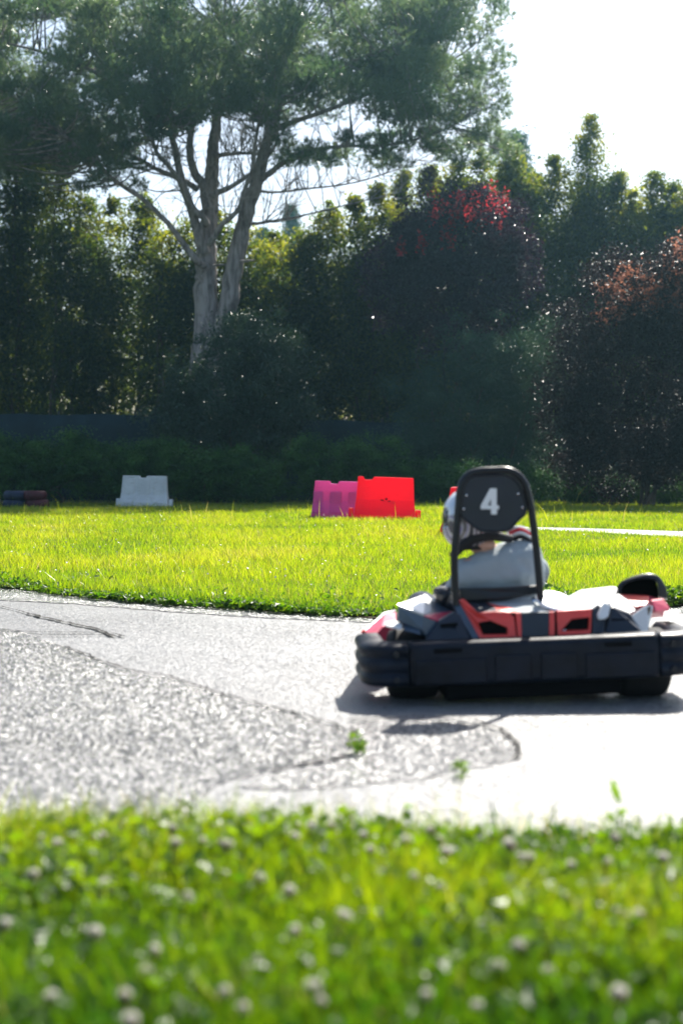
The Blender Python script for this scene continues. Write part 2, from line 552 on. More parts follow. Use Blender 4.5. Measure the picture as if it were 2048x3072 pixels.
# ------------------------------------------------------------------ grass
def blades(P, h, wd, lean, tone, name, mat, kind='stuff', label=None):
    """P (n,3) roots; one bent blade each"""
    n = len(P)
    ang = rng.random(n) * 2 * math.pi
    s = np.stack([np.cos(ang), np.sin(ang), np.zeros(n)], 1)
    la = rng.random(n) * 2 * math.pi
    ld = np.stack([np.cos(la), np.sin(la), np.zeros(n)], 1) * (lean * h)[:, None]
    up = np.array([0, 0, 1.])
    b0 = P - s * wd[:, None] / 2; b1 = P + s * wd[:, None] / 2
    mid = P + up * (h * .55)[:, None] + ld * .35
    m0 = mid - s * wd[:, None] * .42; m1 = mid + s * wd[:, None] * .42
    tip = P + up * h[:, None] + ld
    V = np.stack([b0, b1, m0, m1, tip], 1).reshape(-1, 3)
    i = np.arange(n)[:, None] * 5
    T = np.concatenate([i + np.array([[0, 1, 3]]), i + np.array([[0, 3, 2]]), i + np.array([[2, 3, 4]])])
    o = mesh_np(name, V, [T], mat, tone=np.repeat(tone, 5), smooth=True)
    return tag(o, kind=kind)


def in_poly(x, y, poly):
    c = np.zeros(len(x), bool)
    j = len(poly) - 1
    for i in range(len(poly)):
        xi, yi = poly[i]; xj, yj = poly[j]
        k = ((yi > y) != (yj > y)) & (x < (xj - xi) * (y - yi) / (yj - yi + 1e-12) + xi)
        c ^= k
        j = i
    return c


# clump field for colour and height
def field(x, y, f, seed):
    r = np.random.default_rng(seed)
    v = np.zeros_like(x)
    for k in range(7):
        a = r.random() * 6.28; fr = f * (0.5 + r.random() * 1.6)
        v += np.sin((x * math.cos(a) + y * math.sin(a)) * fr + r.random() * 6.28)
    return v / 3.7


def lawn_points(n, y0, y1, margin, power):
    u = rng.random(n)
    y = (y0 ** power + u * (y1 ** power - y0 ** power)) ** (1 / power)
    x = (rng.random(n) * 2 - 1) * (y * .25 + margin)
    return x, y


x, y = lawn_points(460000, 9.0, 38, 2.6, .62)
ok = (y > np.interp(x, lawn_edge_x, lawn_edge_y) - .03) & ~in_poly(x, y, PATH)
x, y = x[ok], y[ok]
f1 = field(x, y, 1.3, 1); f2 = field(x, y, 4.5, 2)
h = np.clip(.068 + .022 * f1 + .02 * f2 + rng.normal(0, .02, len(x)), .03, .22)
dE = y - np.interp(x, lawn_edge_x, lawn_edge_y)
tuft = np.clip(field(x, y * .7, 3.4, 8), 0, 1.6) * np.exp(-dE / .45)
h = h * (1 + 1.1 * tuft)
near_path = (x > 2.0) & (y > 17.5) & (y < 22.2)
h = np.where(near_path, h * .75, h)
h = np.where((y > 30) & (rng.random(len(x)) < .02), h * 2.2, h)
h = np.where(rng.random(len(x)) < .006, h * 2.2, h)
wd = .0040 * (y / 10) ** .75 * (.7 + .7 * rng.random(len(x)))
t = np.clip(.52 + .20 * f1 + .12 * f2 + rng.normal(0, .17, len(x)), 0, .95)
t = np.clip(t - .22 * np.exp(-dE / .8) - .2 * tuft - .22 * np.clip(field(x, y, .55, 14) - .3, 0, 1), 0, .95)
t = np.where(rng.random(len(x)) < .03, 1.0, t)
blades(np.stack([x, y, np.full(len(x), .02)], 1), h, wd, np.abs(rng.normal(.5, .3, len(x))), t, 'lawn_grass', M['grass'])


def leaves(C, size, N, tone, name, mat, parent=None, asp=.45, base=None, kind=None, fold=.15):
    """C (n,3) leaf centres, N (n,3) facing"""
    n = len(C)
    a = unit(np.cross(N, rng.normal(size=(n, 3))))
    b = np.cross(N, a)
    L = size[:, None]
    v0 = C - a * L * .5
    v1 = C + b * L * asp * .5 + N * L * fold * .5 + a * L * .05
    v2 = C + a * L * .5 - N * L * fold * .6
    v3 = C - b * L * asp * .5 + N * L * fold * .5 + a * L * .05
    V = np.stack([v0, v1, v2, v3], 1).reshape(-1, 3)
    i = np.arange(n)[:, None] * 4
    T = np.concatenate([i + np.array([[0, 1, 2]]), i + np.array([[0, 2, 3]])])
    o = mesh_np(name, V, [T], mat, parent, tone=np.repeat(tone, 4), base=base)
    if kind: o['kind'] = kind
    return o


# broad-leaved weeds along the ragged edge
n = 42000
x = rng.random(n) * 13 - 6.5
wv = np.clip(field(x, x * 0, 2.6, 5), 0, 2)
keep = rng.random(n) < .25 + .75 * np.clip(wv, 0, 1)
x = x[keep]
y = np.interp(x, lawn_edge_x, lawn_edge_y) + np.abs(rng.normal(0, .34, len(x))) - .16
zz = .02 + rng.random(len(x)) * (.03 + .15 * np.clip(field(x, y * .5, 3.0, 6) + .5, .05, 1))
nn = unit(rng.normal(size=(len(x), 3)) * .7 + np.array([0, 0, 1.]))
leaves(np.stack([x, y, zz], 1), rng.uniform(.025, .06, len(x)), nn, np.clip(rng.normal(.3, .25, len(x)), 0, 1), 'edge_weeds', M['clover'], asp=.6, kind='stuff')

# small daisies and clover heads scattered over the mown lawn
n = 1500
x, y = lawn_points(n, 9.4, 31, .8, .8)
ok = (y > np.interp(x, lawn_edge_x, lawn_edge_y) + .25) & ~in_poly(x, y, PATH) & (rng.random(n) < np.clip(.35 + .5 * field(x, y, .9, 9), .05, 1))
x, y = x[ok], y[ok]
nn = unit(rng.normal(size=(len(x), 3)) * .5 + np.array([0, -.4, .8]))
leaves(np.stack([x, y, .085 + rng.random(len(x)) * .05], 1), rng.uniform(.014, .026, len(x)), nn, rng.random(len(x)), 'lawn_daisies',
       plain('daisy_white', (.75, .75, .70), .6), asp=.9, kind='stuff')

# foreground verge, close to the lens and out of focus
def verge_pts(n):
    y = 1.5 + rng.random(n) ** .8 * 2.12
    return (rng.random(n) * 2 - 1) * (y * .26 + .45), y


x, y = verge_pts(24000)
f1 = field(x, y, 3.5, 11); f2 = field(x, y, 9, 12)
h = np.clip(.125 + .03 * f1 + .02 * f2 + rng.normal(0, .022, len(x)), .03, .24)
h *= np.clip((3.66 - y) / .12, .45, 1)
t = np.clip(.50 + .22 * f1 + .16 * f2 - .55 * np.clip((3.0 - y) / .8, 0, 1) + rng.normal(0, .16, len(x)), 0, .95)  # tone drops toward the camera: dimmer transmitted light painted into the blades
t = np.where(rng.random(len(x)) < .012, 1.0, t)
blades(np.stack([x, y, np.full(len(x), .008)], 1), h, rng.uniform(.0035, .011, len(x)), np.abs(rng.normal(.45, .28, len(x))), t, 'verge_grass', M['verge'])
x, y = verge_pts(15000)
f1 = field(x, y, 4.5, 13)
zz = np.clip(.075 + .03 * f1 + rng.normal(0, .025, len(x)), .015, .17) * np.clip((3.66 - y) / .12, .45, 1)
nn = unit(rng.normal(size=(len(x), 3)) * .6 + np.array([0, -.2, .9]))
leaves(np.stack([x, y, zz], 1), rng.uniform(.018, .042, len(x)), nn, np.clip(rng.normal(.5, .22, len(x)) + .2 * f1 - .5 * np.clip((3.0 - y) / .9, 0, 1), 0, 1), 'verge_clover', M['clover'], asp=.85, kind='stuff')  # same painted dimming toward the camera on the clover
# sparse tall stalks on the rim of the verge
n = 900
x = rng.random(n) * 3.2 - 1.6
y = 3.35 + rng.random(n) * .45
blades(np.stack([x, y, np.full(n, .004)], 1), rng.uniform(.05, .17, n), rng.uniform(.0015, .003, n), np.abs(rng.normal(.3, .2, n)), np.where(rng.random(n) < .4, 1., rng.uniform(.3, .9, n)), 'rim_stalks', M['grass'])
# taller seed stalks by the barriers, at the back of the sunlit grass
n = 110
x = rng.uniform(-9, 9, n); y = rng.uniform(23, 33, n)
ok = ~in_poly(x, y, PATH)
x, y = x[ok], y[ok]; n = len(x)
blades(np.stack([x, y, np.full(n, .02)], 1), rng.uniform(.15, .42, n), rng.uniform(.008, .014, n), np.abs(rng.normal(.35, .2, n)), rng.uniform(.6, 1, n), 'seed_stalks', M['grass'])

# ------------------------------------------------------------------ trees
def crown_leaves(boxfun, ncl, per, spread, size, mat, parent, up=.35, tonefun=None, asp=.42, name='crown', tip=None, extra=None):
    """clusters of leaves; boxfun(n) gives cluster centres"""
    C = boxfun(ncl)
    ncl = len(C)
    sp = spread * (.55 + .9 * rng.random(ncl))
    if tip is not None: sp = sp * np.clip(.34 + (tip - C[:, 2]) / 2.6, .34, 1)
    off = rng.normal(size=(ncl, per, 3)) * sp[:, None, None] * np.array([1, 1, .75]) * .6
    P = (C[:, None] + off).reshape(-1, 3)
    ok_ = P[:, 2] > .05
    P = P[ok_]
    D = unit(off).reshape(-1, 3)[ok_]
    N = unit(rng.normal(size=P.shape) * .75 + D * .8 + np.array([0, -.1, up]))
    t = rng.normal(.42, .16, len(P)) + np.repeat(rng.normal(0, .17, ncl), per)[ok_]
    if tonefun is not None: t = tonefun(P, t)
    if extra is not None:
        xc, per_x, sx_ = extra
        Q = (np.asarray(xc)[:, None] + rng.normal(size=(len(xc), per_x, 3)) * np.array(sx_)).reshape(-1, 3)
        P = np.concatenate([P, Q]); N = np.concatenate([N, unit(rng.normal(size=Q.shape))])
        t = np.concatenate([np.clip(t, 0, .8), rng.uniform(.93, 1, len(Q))])
    return leaves(P, rng.uniform(size * .65, size * 1.3, len(P)), N, np.clip(t, 0, 1), name, mat, parent, asp)


def column_profile(cx, cy, z0, z1, rad, pointy=1.6, low=.55, wob=.25):
    """points in a column shaped crown that ends in a leader"""
    ph = rng.random(4) * 6.28
    def fn(n):
        t = rng.random(int(n * 1.0)) ** .8
        r = rad * (1 - t ** pointy) ** .9 * (low + (1 - low) * np.clip(t / .35, 0, 1)) + .12
        a = rng.random(len(t)) * 6.28
        rr = r * (1 + wob * np.sin(a * 2 + ph[0] + t * 7) * .6 + wob * np.sin(a * 3 + ph[1] - t * 12) * .5) * np.sqrt(.18 + .82 * rng.random(len(t)))
        return np.stack([cx + rr * np.cos(a), cy + rr * np.sin(a), z0 + t * (z1 - z0)], 1)
    return fn


def lumps(centres, wts=None):
    """points over a set of ellipsoids [(x,y,z,rx,ry,rz)], mostly near their skins, each broken up into uneven sprays"""
    E = np.array(centres)
    vol = E[:, 3] * E[:, 5]
    p = vol / vol.sum()
    dirs = unit(rng.normal(size=(len(E), 26, 3)))
    amp = rng.normal(0, .30, (len(E), 26))
    def fn(n):
        k = rng.choice(len(E), n, p=p)
        d = unit(rng.normal(size=(n, 3)))
        dots = np.einsum('nj,nmj->nm', d, dirs[k])
        bump = (np.exp((dots - 1) * 14) * amp[k]).sum(1)
        r = (.40 + .60 * rng.random(n) ** .5) * (1 + bump) + np.where(rng.random(n) < .10, np.abs(rng.normal(0, .16, n)), 0)
        P = E[k, :3] + d * r[:, None] * E[k, 3:6]
        return P[P[:, 2] > .1]
    return fn


def trunk_obj(name, base, top, r0, r1, mat, parent, bends=3, n=7, sway=.12):
    P = np.linspace(np.array(base), np.array(top), 8)
    P[1:-1, :2] += rng.normal(0, sway, (6, 2))
    P = smooth_line(P, 16)
    V, Fq = tube_arrays(P, np.linspace(r0, r1, 16), n)
    return mesh_np(name, V, [Fq], mat, parent, smooth=True)


# the tall laurel screen behind the netting
SKY = [(-420, 400), (-300, 340), (-190, 340), (-90, 280), (0, 270), (70, 320), (120, 390), (190, 480), (262, 600), (345, 590), (430, 575), (500, 640), (565, 660), (660, 640), (745, 650), (830, 700), (915, 680),
       (985, 610), (1060, 590), (1135, 560), (1210, 520), (1290, 500), (1365, 480), (1440, 455), (1530, 432), (1600, 520), (1662, 468), (1765, 352), (1850, 520), (1895, 575), (1962, 515), (2020, 540),
       (2100, 500), (2200, 540), (2310, 470), (2420, 520), (2530, 480), (2650, 520), (2780, 500)]
LAUREL_LABELS = {}
for k, (px, py) in enumerate(SKY):
    d = 49 + rng.uniform(-1.1, 1.3)
    p = W(px, py, d)
    left = px < 960
    top = p.z
    if px < 60: where = 'under the left end of the pine crown'
    elif px < 560: where = 'left of the pine trunk'
    elif px < 960: where = 'just right of the pine trunk'
    elif px < 1620: where = 'behind the purple-leaved tree'
    else: where = 'behind the bronze bush'
    lab = f'dark green laurel tree in the tall screen {where}'
    if 1600 < px < 1800: lab = 'tall pointed dark laurel tree, ' + ('highest spire of the screen' if px > 1700 else ('lower spire left of the highest one' if px > 1650 else 'short top left of the spires'))
    t_ = thing('laurel_tree', lab, 'tree', (p.x, d, 0), 'tall laurel trees behind the netting')
    rad = (1.05 if left else 1.5) * rng.uniform(.9, 1.2)
    z0 = 1.9 if left else 1.2
    pointy = 1.05 if 1600 < px < 1800 else ((3.2 if px < 130 else rng.uniform(1.6, 2.6)) if left else rng.uniform(1.2, 1.9))
    subs = [column_profile(p.x, d, z0, top, rad, pointy, .6 if left else .85)]
    for q in range(3):
        subs.append(column_profile(p.x + rng.uniform(-1.1, 1.1), d + rng.uniform(-.7, .7), z0, top * rng.uniform(.72, .95), rad * rng.uniform(.6, .95), rng.uniform(1.2, 2.2), .7))
    fn = lambda n, subs=subs: np.concatenate([g_(int(n * w_)) for g_, w_ in zip(subs, (.4, .2, .2, .2))])
    nc = int((195 if left else 330) * (top - z0) / 8)
    bright = rng.random() < .5
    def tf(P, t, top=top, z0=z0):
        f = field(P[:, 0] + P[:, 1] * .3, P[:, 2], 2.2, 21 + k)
        return t - .16 + .24 * f + .38 * np.clip((P[:, 2] - top * .86 + 1.6) / 2.2, 0, 1)  # last term paints sunlit tops into the leaf tone
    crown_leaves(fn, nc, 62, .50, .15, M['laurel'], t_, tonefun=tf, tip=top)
    for s in range(3 if left else 2):
        ox, oy = rng.normal(0, .35, 2)
        trunk_obj('trunk' if s == 0 else 'stem', (p.x + ox, d + oy, -.02), (p.x + ox * .4, d + oy * .4, top * (.9 if s == 0 else .6)), rng.uniform(.05, .085), .02, M['bark_dark'], t_)

# lower, sunlit growth further back, seen through the gaps
for k, (px, py, d, rx) in enumerate([(-150, 900, 58, 3.2), (120, 720, 57, 3.0), (400, 760, 58, 3.2), (700, 800, 57, 2.6), (960, 840, 58, 3.0), (1280, 860, 57, 3.0), (1560, 820, 58, 3.0), (1850, 800, 57, 3.2), (2200, 820, 58, 3.2)]):
    p = W(px, py, d)
    t_ = thing('background_bush', 'sunlit bush glimpsed through the laurel screen ' +
               ['at the far left edge', 'second from the left', 'left of the pine trunk', 'right of the pine trunk', 'left of the purple tree', 'behind the purple tree', 'right of the purple tree', 'behind the bronze bush', 'at the far right edge'][k], 'bush', (p.x, d, 0), 'sunlit bushes far behind the screen')
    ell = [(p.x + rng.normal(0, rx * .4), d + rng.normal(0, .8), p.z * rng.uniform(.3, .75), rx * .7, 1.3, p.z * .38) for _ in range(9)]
    crown_leaves(lumps(ell), 420, 30, .5, .2, M['laurel'], t_, name='foliage', tonefun=lambda P, t: t + .35)  # leaf tone raised, so the sunlight on these bushes is painted in
    trunk_obj('stem', (p.x, d, -.02), (p.x, d, p.z * .7), .09, .03, M['bark_dark'], t_)

# far cypresses in the gap right of the pine trunk and behind the pine's right edge
for (px, py, d, r_, lab) in [(873, 622, 130, 1.0, 'distant blue-grey cypress in the sky gap right of the pine trunk'), (788, 690, 120, .9, 'shorter distant cypress top just right of the leaning pine stem'),
                             (1552, 405, 95, 1.3, 'distant dark cypress peeping out beside the right edge of the pine crown')]:
    p = W(px, py, d)
    t_ = thing('distant_cypress', lab, 'tree', (p.x, d, 0), 'distant cypresses')
    crown_leaves(column_profile(p.x, d, .5, p.z, r_ * 1.3, 2.6, .8, .1), 700, 26, .5, .3, M['shrub'], t_)
    trunk_obj('trunk', (p.x, d, -.02), (p.x, d, p.z * .9), .25, .05, M['bark_dark'], t_, sway=.03)


def bush(name, label, cat, ell, ncl, per, spread, size, mat, group=None, tonefun=None, stems=4, asp=.45, up=.35, mb=None, extra=None):
    E = np.array(ell)
    cx, cy = E[:, 0].mean(), E[:, 1].mean()
    t_ = thing(name, label, cat, (cx, cy, 0), group)
    crown_leaves(lumps(ell), ncl, per, spread, size, mat, t_, tonefun=tonefun, name='foliage', asp=asp, up=up, extra=extra)
    for s in range(stems):
        e = E[rng.integers(len(E))]
        trunk_obj('stem', (cx + rng.normal(0, .2), cy + rng.normal(0, .15), -.02), (e[0], e[1], e[2] + e[5] * .3), .05, .012, mb or M['bark_dark'], t_, sway=.08)
    return t_


def ell_px(items, d, ry=.8, dj=.5):
    """ellipsoids from photo px (cx, cy, half width, half height) at distance d"""
    out = []
    for (cx, cy, hw, hh) in items:
        dd = d + rng.uniform(-dj, dj)
        p = W(cx, cy, dd); s = dd / F
        out.append((p.x, dd, p.z, hw * s, ry, hh * s))
    return out


# purple-leaved plum
E_ = ell_px([(1360, 740, 190, 140), (1250, 770, 150, 130), (1470, 740, 130, 150), (1380, 640, 130, 90), (1300, 660, 110, 80), (1440, 640, 90, 80), (1180, 830, 110, 110), (1330, 900, 160, 110),
             (1480, 880, 120, 110), (1225, 930, 110, 100), (1380, 1000, 130, 90), (1550, 800, 70, 110), (1350, 615, 60, 60), (1420, 620, 50, 50)], 42.6, 1.2, .6)
topz = W(0, 600, 42.6).z
def sprays(pts, d, n=3):
    out = []
    for (px, py) in pts:
        for k in range(n):
            q = W(px, py, d) + Vector((rng.normal(0, .07), rng.normal(0, .25), rng.normal(0, .16)))
            out.append(q)
    return np.array([tuple(q) for q in out])
RED = [(1383, 588), (1363, 620), (1355, 655), (1390, 640), (1448, 614), (1429, 653), (1494, 646), (1510, 617), (1337, 699), (1350, 718), (1259, 718), (1200, 761), (1305, 607), (1471, 597), (1462, 630), (1410, 622), (1320, 650)]
bush('purple_plum_tree', 'purple-leaved plum tree with bright red leaves at its top', 'tree', E_, 520, 120, .30, .105, M['purple'], tonefun=lambda P, t: np.clip(t + .15 * field(P[:, 0], P[:, 2], 4, 31), 0, .8), stems=6,
     extra=(sprays(RED, 41.4, 2), 26, (.08, .12, .15)))
# bronze bush on the right
E_ = ell_px([(1900, 1180, 260, 300), (1780, 1080, 140, 200), (2050, 1000, 220, 260), (1860, 900, 150, 150), (2010, 840, 170, 120), (1760, 1300, 130, 150), (1950, 1380, 260, 120), (2180, 1150, 220, 330),
             (1840, 840, 70, 60), (1930, 840, 70, 60), (2040, 770, 60, 60), (2150, 760, 120, 90), (1700, 1180, 80, 140)], 35.2, 1.5, .8)
BRZ = [(1866, 841), (1932, 834), (1905, 867), (1958, 860), (1990, 854), (1873, 900), (1951, 926), (2030, 756), (2017, 802), (2043, 736), (2030, 834), (2043, 873), (1840, 854), (1847, 919), (2004, 926), (1822, 880),
       (2075, 715), (2110, 700), (2150, 690), (2180, 730), (2090, 770), (2130, 800), (2070, 830), (1890, 850), (1915, 905), (1975, 890), (2240, 740), (2300, 790), (1800, 930), (2020, 900)]
bush('bronze_bush', 'big dark rounded bush at the right edge with pinkish orange young leaves on top', 'bush', E_, 850, 120, .30, .085, M['bronze'], tonefun=lambda P, t: np.clip(t + .2 * field(P[:, 0], P[:, 2], 4, 33), 0, .72), stems=6,
     extra=(sprays(BRZ, 34.3, 3), 30, (.10, .16, .13)))
# grey-green bush
E_ = ell_px([(1400, 1200, 170, 170), (1290, 1240, 120, 150), (1520, 1200, 130, 170), (1450, 1080, 100, 110), (1600, 1150, 90, 150), (1400, 1340, 220, 90), (1250, 1340, 90, 80), (1640, 1040, 60, 110), (1580, 1330, 120, 90)], 39.5, 1.0)
bush('grey_green_bush', 'grey-green feathery bush between the red barriers and the bronze bush, behind the kart', 'bush', E_, 620, 120, .27, .08, M['olive'], asp=.3, up=.6)
# ivy mound round the pine foot
E_ = ell_px([(700, 1170, 190, 180), (610, 1270, 140, 150), (810, 1160, 120, 170), (760, 1050, 110, 110), (555, 1200, 60, 90), (620, 1330, 130, 90), (800, 1290, 100, 80), (590, 1150, 45, 60), (730, 1000, 70, 70), (850, 1080, 60, 110)], 42.8, 1.0)
bush('ivy_mound', 'dark ivy-like bush heaped around the foot of the pine trunk', 'bush', E_, 560, 110, .28, .10, M['ivy'])
# low flat-topped shrubs in front of the netting
LOW = [([(60, 1390, 150, 100), (200, 1370, 140, 85), (290, 1410, 80, 80), (-60, 1390, 120, 100)], 'wide low dark green shrub left of the white barrier'),
       ([(430, 1400, 110, 85), (480, 1370, 80, 60), (390, 1440, 70, 60)], 'low dark green shrub right behind the white barrier'),
       ([(600, 1420, 90, 70), (700, 1400, 90, 80), (760, 1430, 70, 70)], 'low dark green shrub midway between white and pink barriers'),
       ([(930, 1390, 90, 85), (1060, 1380, 110, 80), (1150, 1410, 100, 80)], 'low dark green shrub behind the pink and red barriers'),
       ([(1280, 1430, 100, 60), (1400, 1440, 100, 55), (1560, 1440, 110, 55)], 'low dark shrub behind the kart headrest'),
       ([(1760, 1460, 120, 50), (1900, 1465, 120, 45), (2060, 1460, 130, 50)], 'low dark shrub at the foot of the bronze bush'),
       ([(-380, 1380, 200, 110), (-200, 1400, 120, 90)], 'low dark green shrub beyond the left edge')]
for it, lab in LOW:
    E_ = ell_px(it, 37.0, .9, .3)
    E_ = [(a, b, max(.35, c - .1), d_, e, f) for a, b, c, d_, e, f in E_]
    bush('low_shrub', lab, 'shrub', E_, 110 * len(it), 120, .22, .07, M['shrub'], 'low shrubs before the netting', up=1.2, asp=.5,
         tonefun=lambda P, t: t + .45 * field(P[:, 0], P[:, 2] * 2.2, 5, 41))

# ------------------------------------------------------------------ the pine
PD = 46.0
pine = thing('pine_tree', 'large umbrella pine with two grey trunks and a wide dark crown over the hedge', 'tree', (W(620, 1405, PD).x, PD, 0))


def z7(p):
    return (100 + p[0] * .5102, 240 + p[1] * .5102)


def limb_line(pts, d0, d1, z7c=True, n=40):
    m = len(pts)
    out = []
    for i, p in enumerate(pts):
        q = z7(p) if z7c else p
        f = i / (m - 1)
        out.append(np.array(W(q[0], q[1], d0 + (d1 - d0) * f)))
    return smooth_line(out, n)


S = PD / F
LIMBS = []


def limb(name, pts, w0, w1, d0, d1, z7c=True, mat='bark', n=40, sides=12, rough=.06):
    L = limb_line(pts, d0, d1, z7c, n)
    r = np.linspace(w0, w1, n) * S * .5
    L2 = L.copy()
    if rough: L2[1:-1] += rng.normal(0, 1, (n - 2, 3)) * (r[1:-1] * rough)[:, None]
    r = r * (1 + rng.normal(0, .025, n))
    V, Fq = tube_arrays(L2, r, sides)
    mesh_np(name, V, [Fq], M[mat], pine, smooth=True)
    LIMBS.append((L, r))
    return L


z0 = (1000, 2300)
limb('trunk', [z0, (1000, 1700), (1020, 1500), (1016, 1250), (1017, 1080), (1018, 950), (1035, 800), (1045, 650), (1052, 500), (1062, 350), (1085, 180), (1110, -40), (1120, -300)], 88, 17, PD, PD + .8, n=70, sides=16)
limb('trunk', [(1040, 2300), (1060, 1720), (1100, 1540), (1140, 1350), (1172, 1150), (1215, 950), (1262, 750), (1312, 600), (1352, 450), (1392, 300), (1440, 150), (1475, 0), (1520, -250)], 74, 15, PD + .2, PD - .6, n=70, sides=16)
limb('limb', [(1005, 1010), (970, 900), (925, 750), (875, 600), (842, 450), (812, 300), (800, 150), (760, -60)], 34, 10, PD - .1, PD - 1.5)
limb('limb', [(1025, 760), (1000, 620), (945, 540), (920, 400), (938, 250), (965, 100), (980, -120)], 34, 10, PD + .2, PD + 1.5)
limb('limb', [(1000, 1090), (965, 1070), (880, 960), (790, 840), (640, 700), (480, 590), (370, 480), (200, 340), (0, 190), (-150, 60)], 22, 4, PD - .2, PD - 3.2)
limb('limb', [(1020, 850), (1000, 810), (930, 740), (868, 600), (790, 500), (720, 410), (690, 250), (660, 100)], 22, 6, PD - .3, PD - 2.5)
limb('limb', [(1035, 965), (1060, 930), (1110, 850), (1200, 770), (1240, 650), (1282, 540), (1300, 420), (1330, 250), (1400, 100), (1420, -40)], 19, 4, PD - .3, PD - 2.2)
limb('limb', [(1050, 690), (1090, 660), (1160, 630), (1270, 555), (1340, 500), (1420, 400)], 20, 7, PD, PD - .6)
limb('limb', [(960, 640), (900, 600), (820, 565), (700, 510), (600, 450), (480, 390), (330, 250), (200, 120)], 20, 6, PD + .4, PD + 3.5)
limb('limb', [(1280, 845), (1330, 842), (1420, 826), (1568, 800), (1900, 720), (2240, 640)], 11, 2, PD - .4, PD - 3.0)
limb('limb', [(1060, 450), (1130, 438), (1250, 430), (1350, 436)], 16, 7, PD + .2, PD)
limb('limb', [(1335, 590), (1380, 555), (1460, 495), (1568, 430), (1800, 390), (2100, 380), (2400, 300), (2560, 200)], 20, 4, PD - .4, PD - 1.5)
limb('limb', [(1310, 650), (1420, 660), (1600, 640), (1900, 600), (2200, 500), (2450, 370)], 9, 2, PD + .2, PD + 2.5)
limb('limb', [(1400, 300), (1520, 250), (1750, 170), (2050, 50), (2400, -80)], 20, 5, PD - .3, PD + 1.0)
limb('limb', [(1450, 120), (1600, 40), (1900, -120), (2300, -260)], 18, 5, PD - .4, PD - 2.5)
limb('limb', [(800, 250), (650, 120), (420, -20), (100, -150), (-250, -240)], 20, 5, PD - .8, PD - 2.0)
limb('limb', [(970, 60), (800, -80), (500, -220), (200, -380)], 18, 5, PD + 1.2, PD + 2.0)
limb('branch_stub', [(1215, 1068), (1260, 1062), (1302, 1060)], 8, 5, PD - .5, PD - .9, n=8, sides=7)
limb('branch_stub', [(1060, 1092), (1090, 1088), (1125, 1084)], 8, 5, PD - .3, PD - .5, n=8, sides=7)

LOWX = [-420, -150, 0, 90, 180, 300, 420, 520, 620, 720, 800, 900, 1000, 1120, 1220, 1330, 1420, 1500]
LOWY = [470, 500, 500, 480, 430, 405, 370, 320, 280, 275, 300, 350, 380, 385, 370, 385, 380, 330]
cl = []
tries = 0
while len(cl) < 640 and tries < 20000:
    tries += 1
    px = rng.uniform(-420, 1490)
    lo = np.interp(px, LOWX, LOWY)
    py = lo - 25 - abs(rng.normal(0, 1)) * 240 if rng.random() < .5 else rng.uniform(-190, lo - 20)
    if py < -190: continue
    q = (px - 560) / 980
    dep = 5.6 * math.sqrt(max(.05, 1 - q * q))
    dd = PD + rng.uniform(-1, 1) * dep
    # right edge lobes and the open holes
    redge = np.interp(py, [-190, 0, 60, 130, 165, 230, 300, 350, 420], [1430, 1490, 1460, 1400, 1430, 1480, 1490, 1440, 1380])
    if px > redge - 42: continue
    if ((px - 150) / 75) ** 2 + ((py - 100) / 80) ** 2 < 1 and rng.random() < .9: continue
    if ((px - 720) / 120) ** 2 + ((py - 340) / 70) ** 2 < 1: continue
    cl.append((px, py, dd))
# thin low fringe on the long right-hand and left-hand limbs
for _ in range(46):
    px = rng.uniform(850, 1480); py = rng.uniform(400, 500) - (px - 850) * .02
    cl.append((px, py, PD + rng.uniform(-3, 3)))
for _ in range(135):
    px = rng.uniform(140, 880); py = np.interp(px, LOWX, LOWY) + rng.uniform(-30, 75)
    if abs(px - 700) < 70 and py > 330: continue
    cl.append((px, py, PD + rng.uniform(-4, 4)))
nfr = 0
for _ in range(26):
    px = rng.uniform(-60, 420); py = rng.uniform(440, 560)
    cl.append((px, py, PD + rng.uniform(-3, 2)))
for px, py in [(1500, 395), (1520, 420), (1490, 440), (1530, 455), (1480, 470), (1440, 430)]:
    cl.append((px, py, PD + rng.uniform(-1, 1)))
for px, py in [(1490, 15), (1502, 45), (1470, 85), (1445, 112), (1494, 150), (1506, 182), (1478, 205), (1492, 255), (1502, 300), (1494, 338), (1462, 372), (1420, 150), (1400, 190)]:
    cl.append((px, py, PD + rng.uniform(-1.5, 1.5)))
C = np.array([W(*c) for c in cl])
allL = np.concatenate([L[6:] for L, r in LIMBS[:17]])
allR = np.concatenate([r[6:] for L, r in LIMBS[:17]])
tw = Tubes()
trunk_axis = np.array(W(680, 900, PD))
for c in C:
    dv = allL - c
    dist = np.linalg.norm(dv, axis=1) + np.clip(allL[:, 2] - c[2] + .3, 0, 9) * 1.2
    i = int(np.argmin(dist))
    a = allL[i]
    mid = a * .45 + c * .55 + np.array([0, 0, -.18 * np.linalg.norm(c - a)]) * .5 + rng.normal(0, .1, 3)
    tw.add(smooth_line([a, mid, c], 7), np.linspace(min(.035, allR[i] * .7), .012, 7), 5)
tw.build('branches', M['bark'], pine)
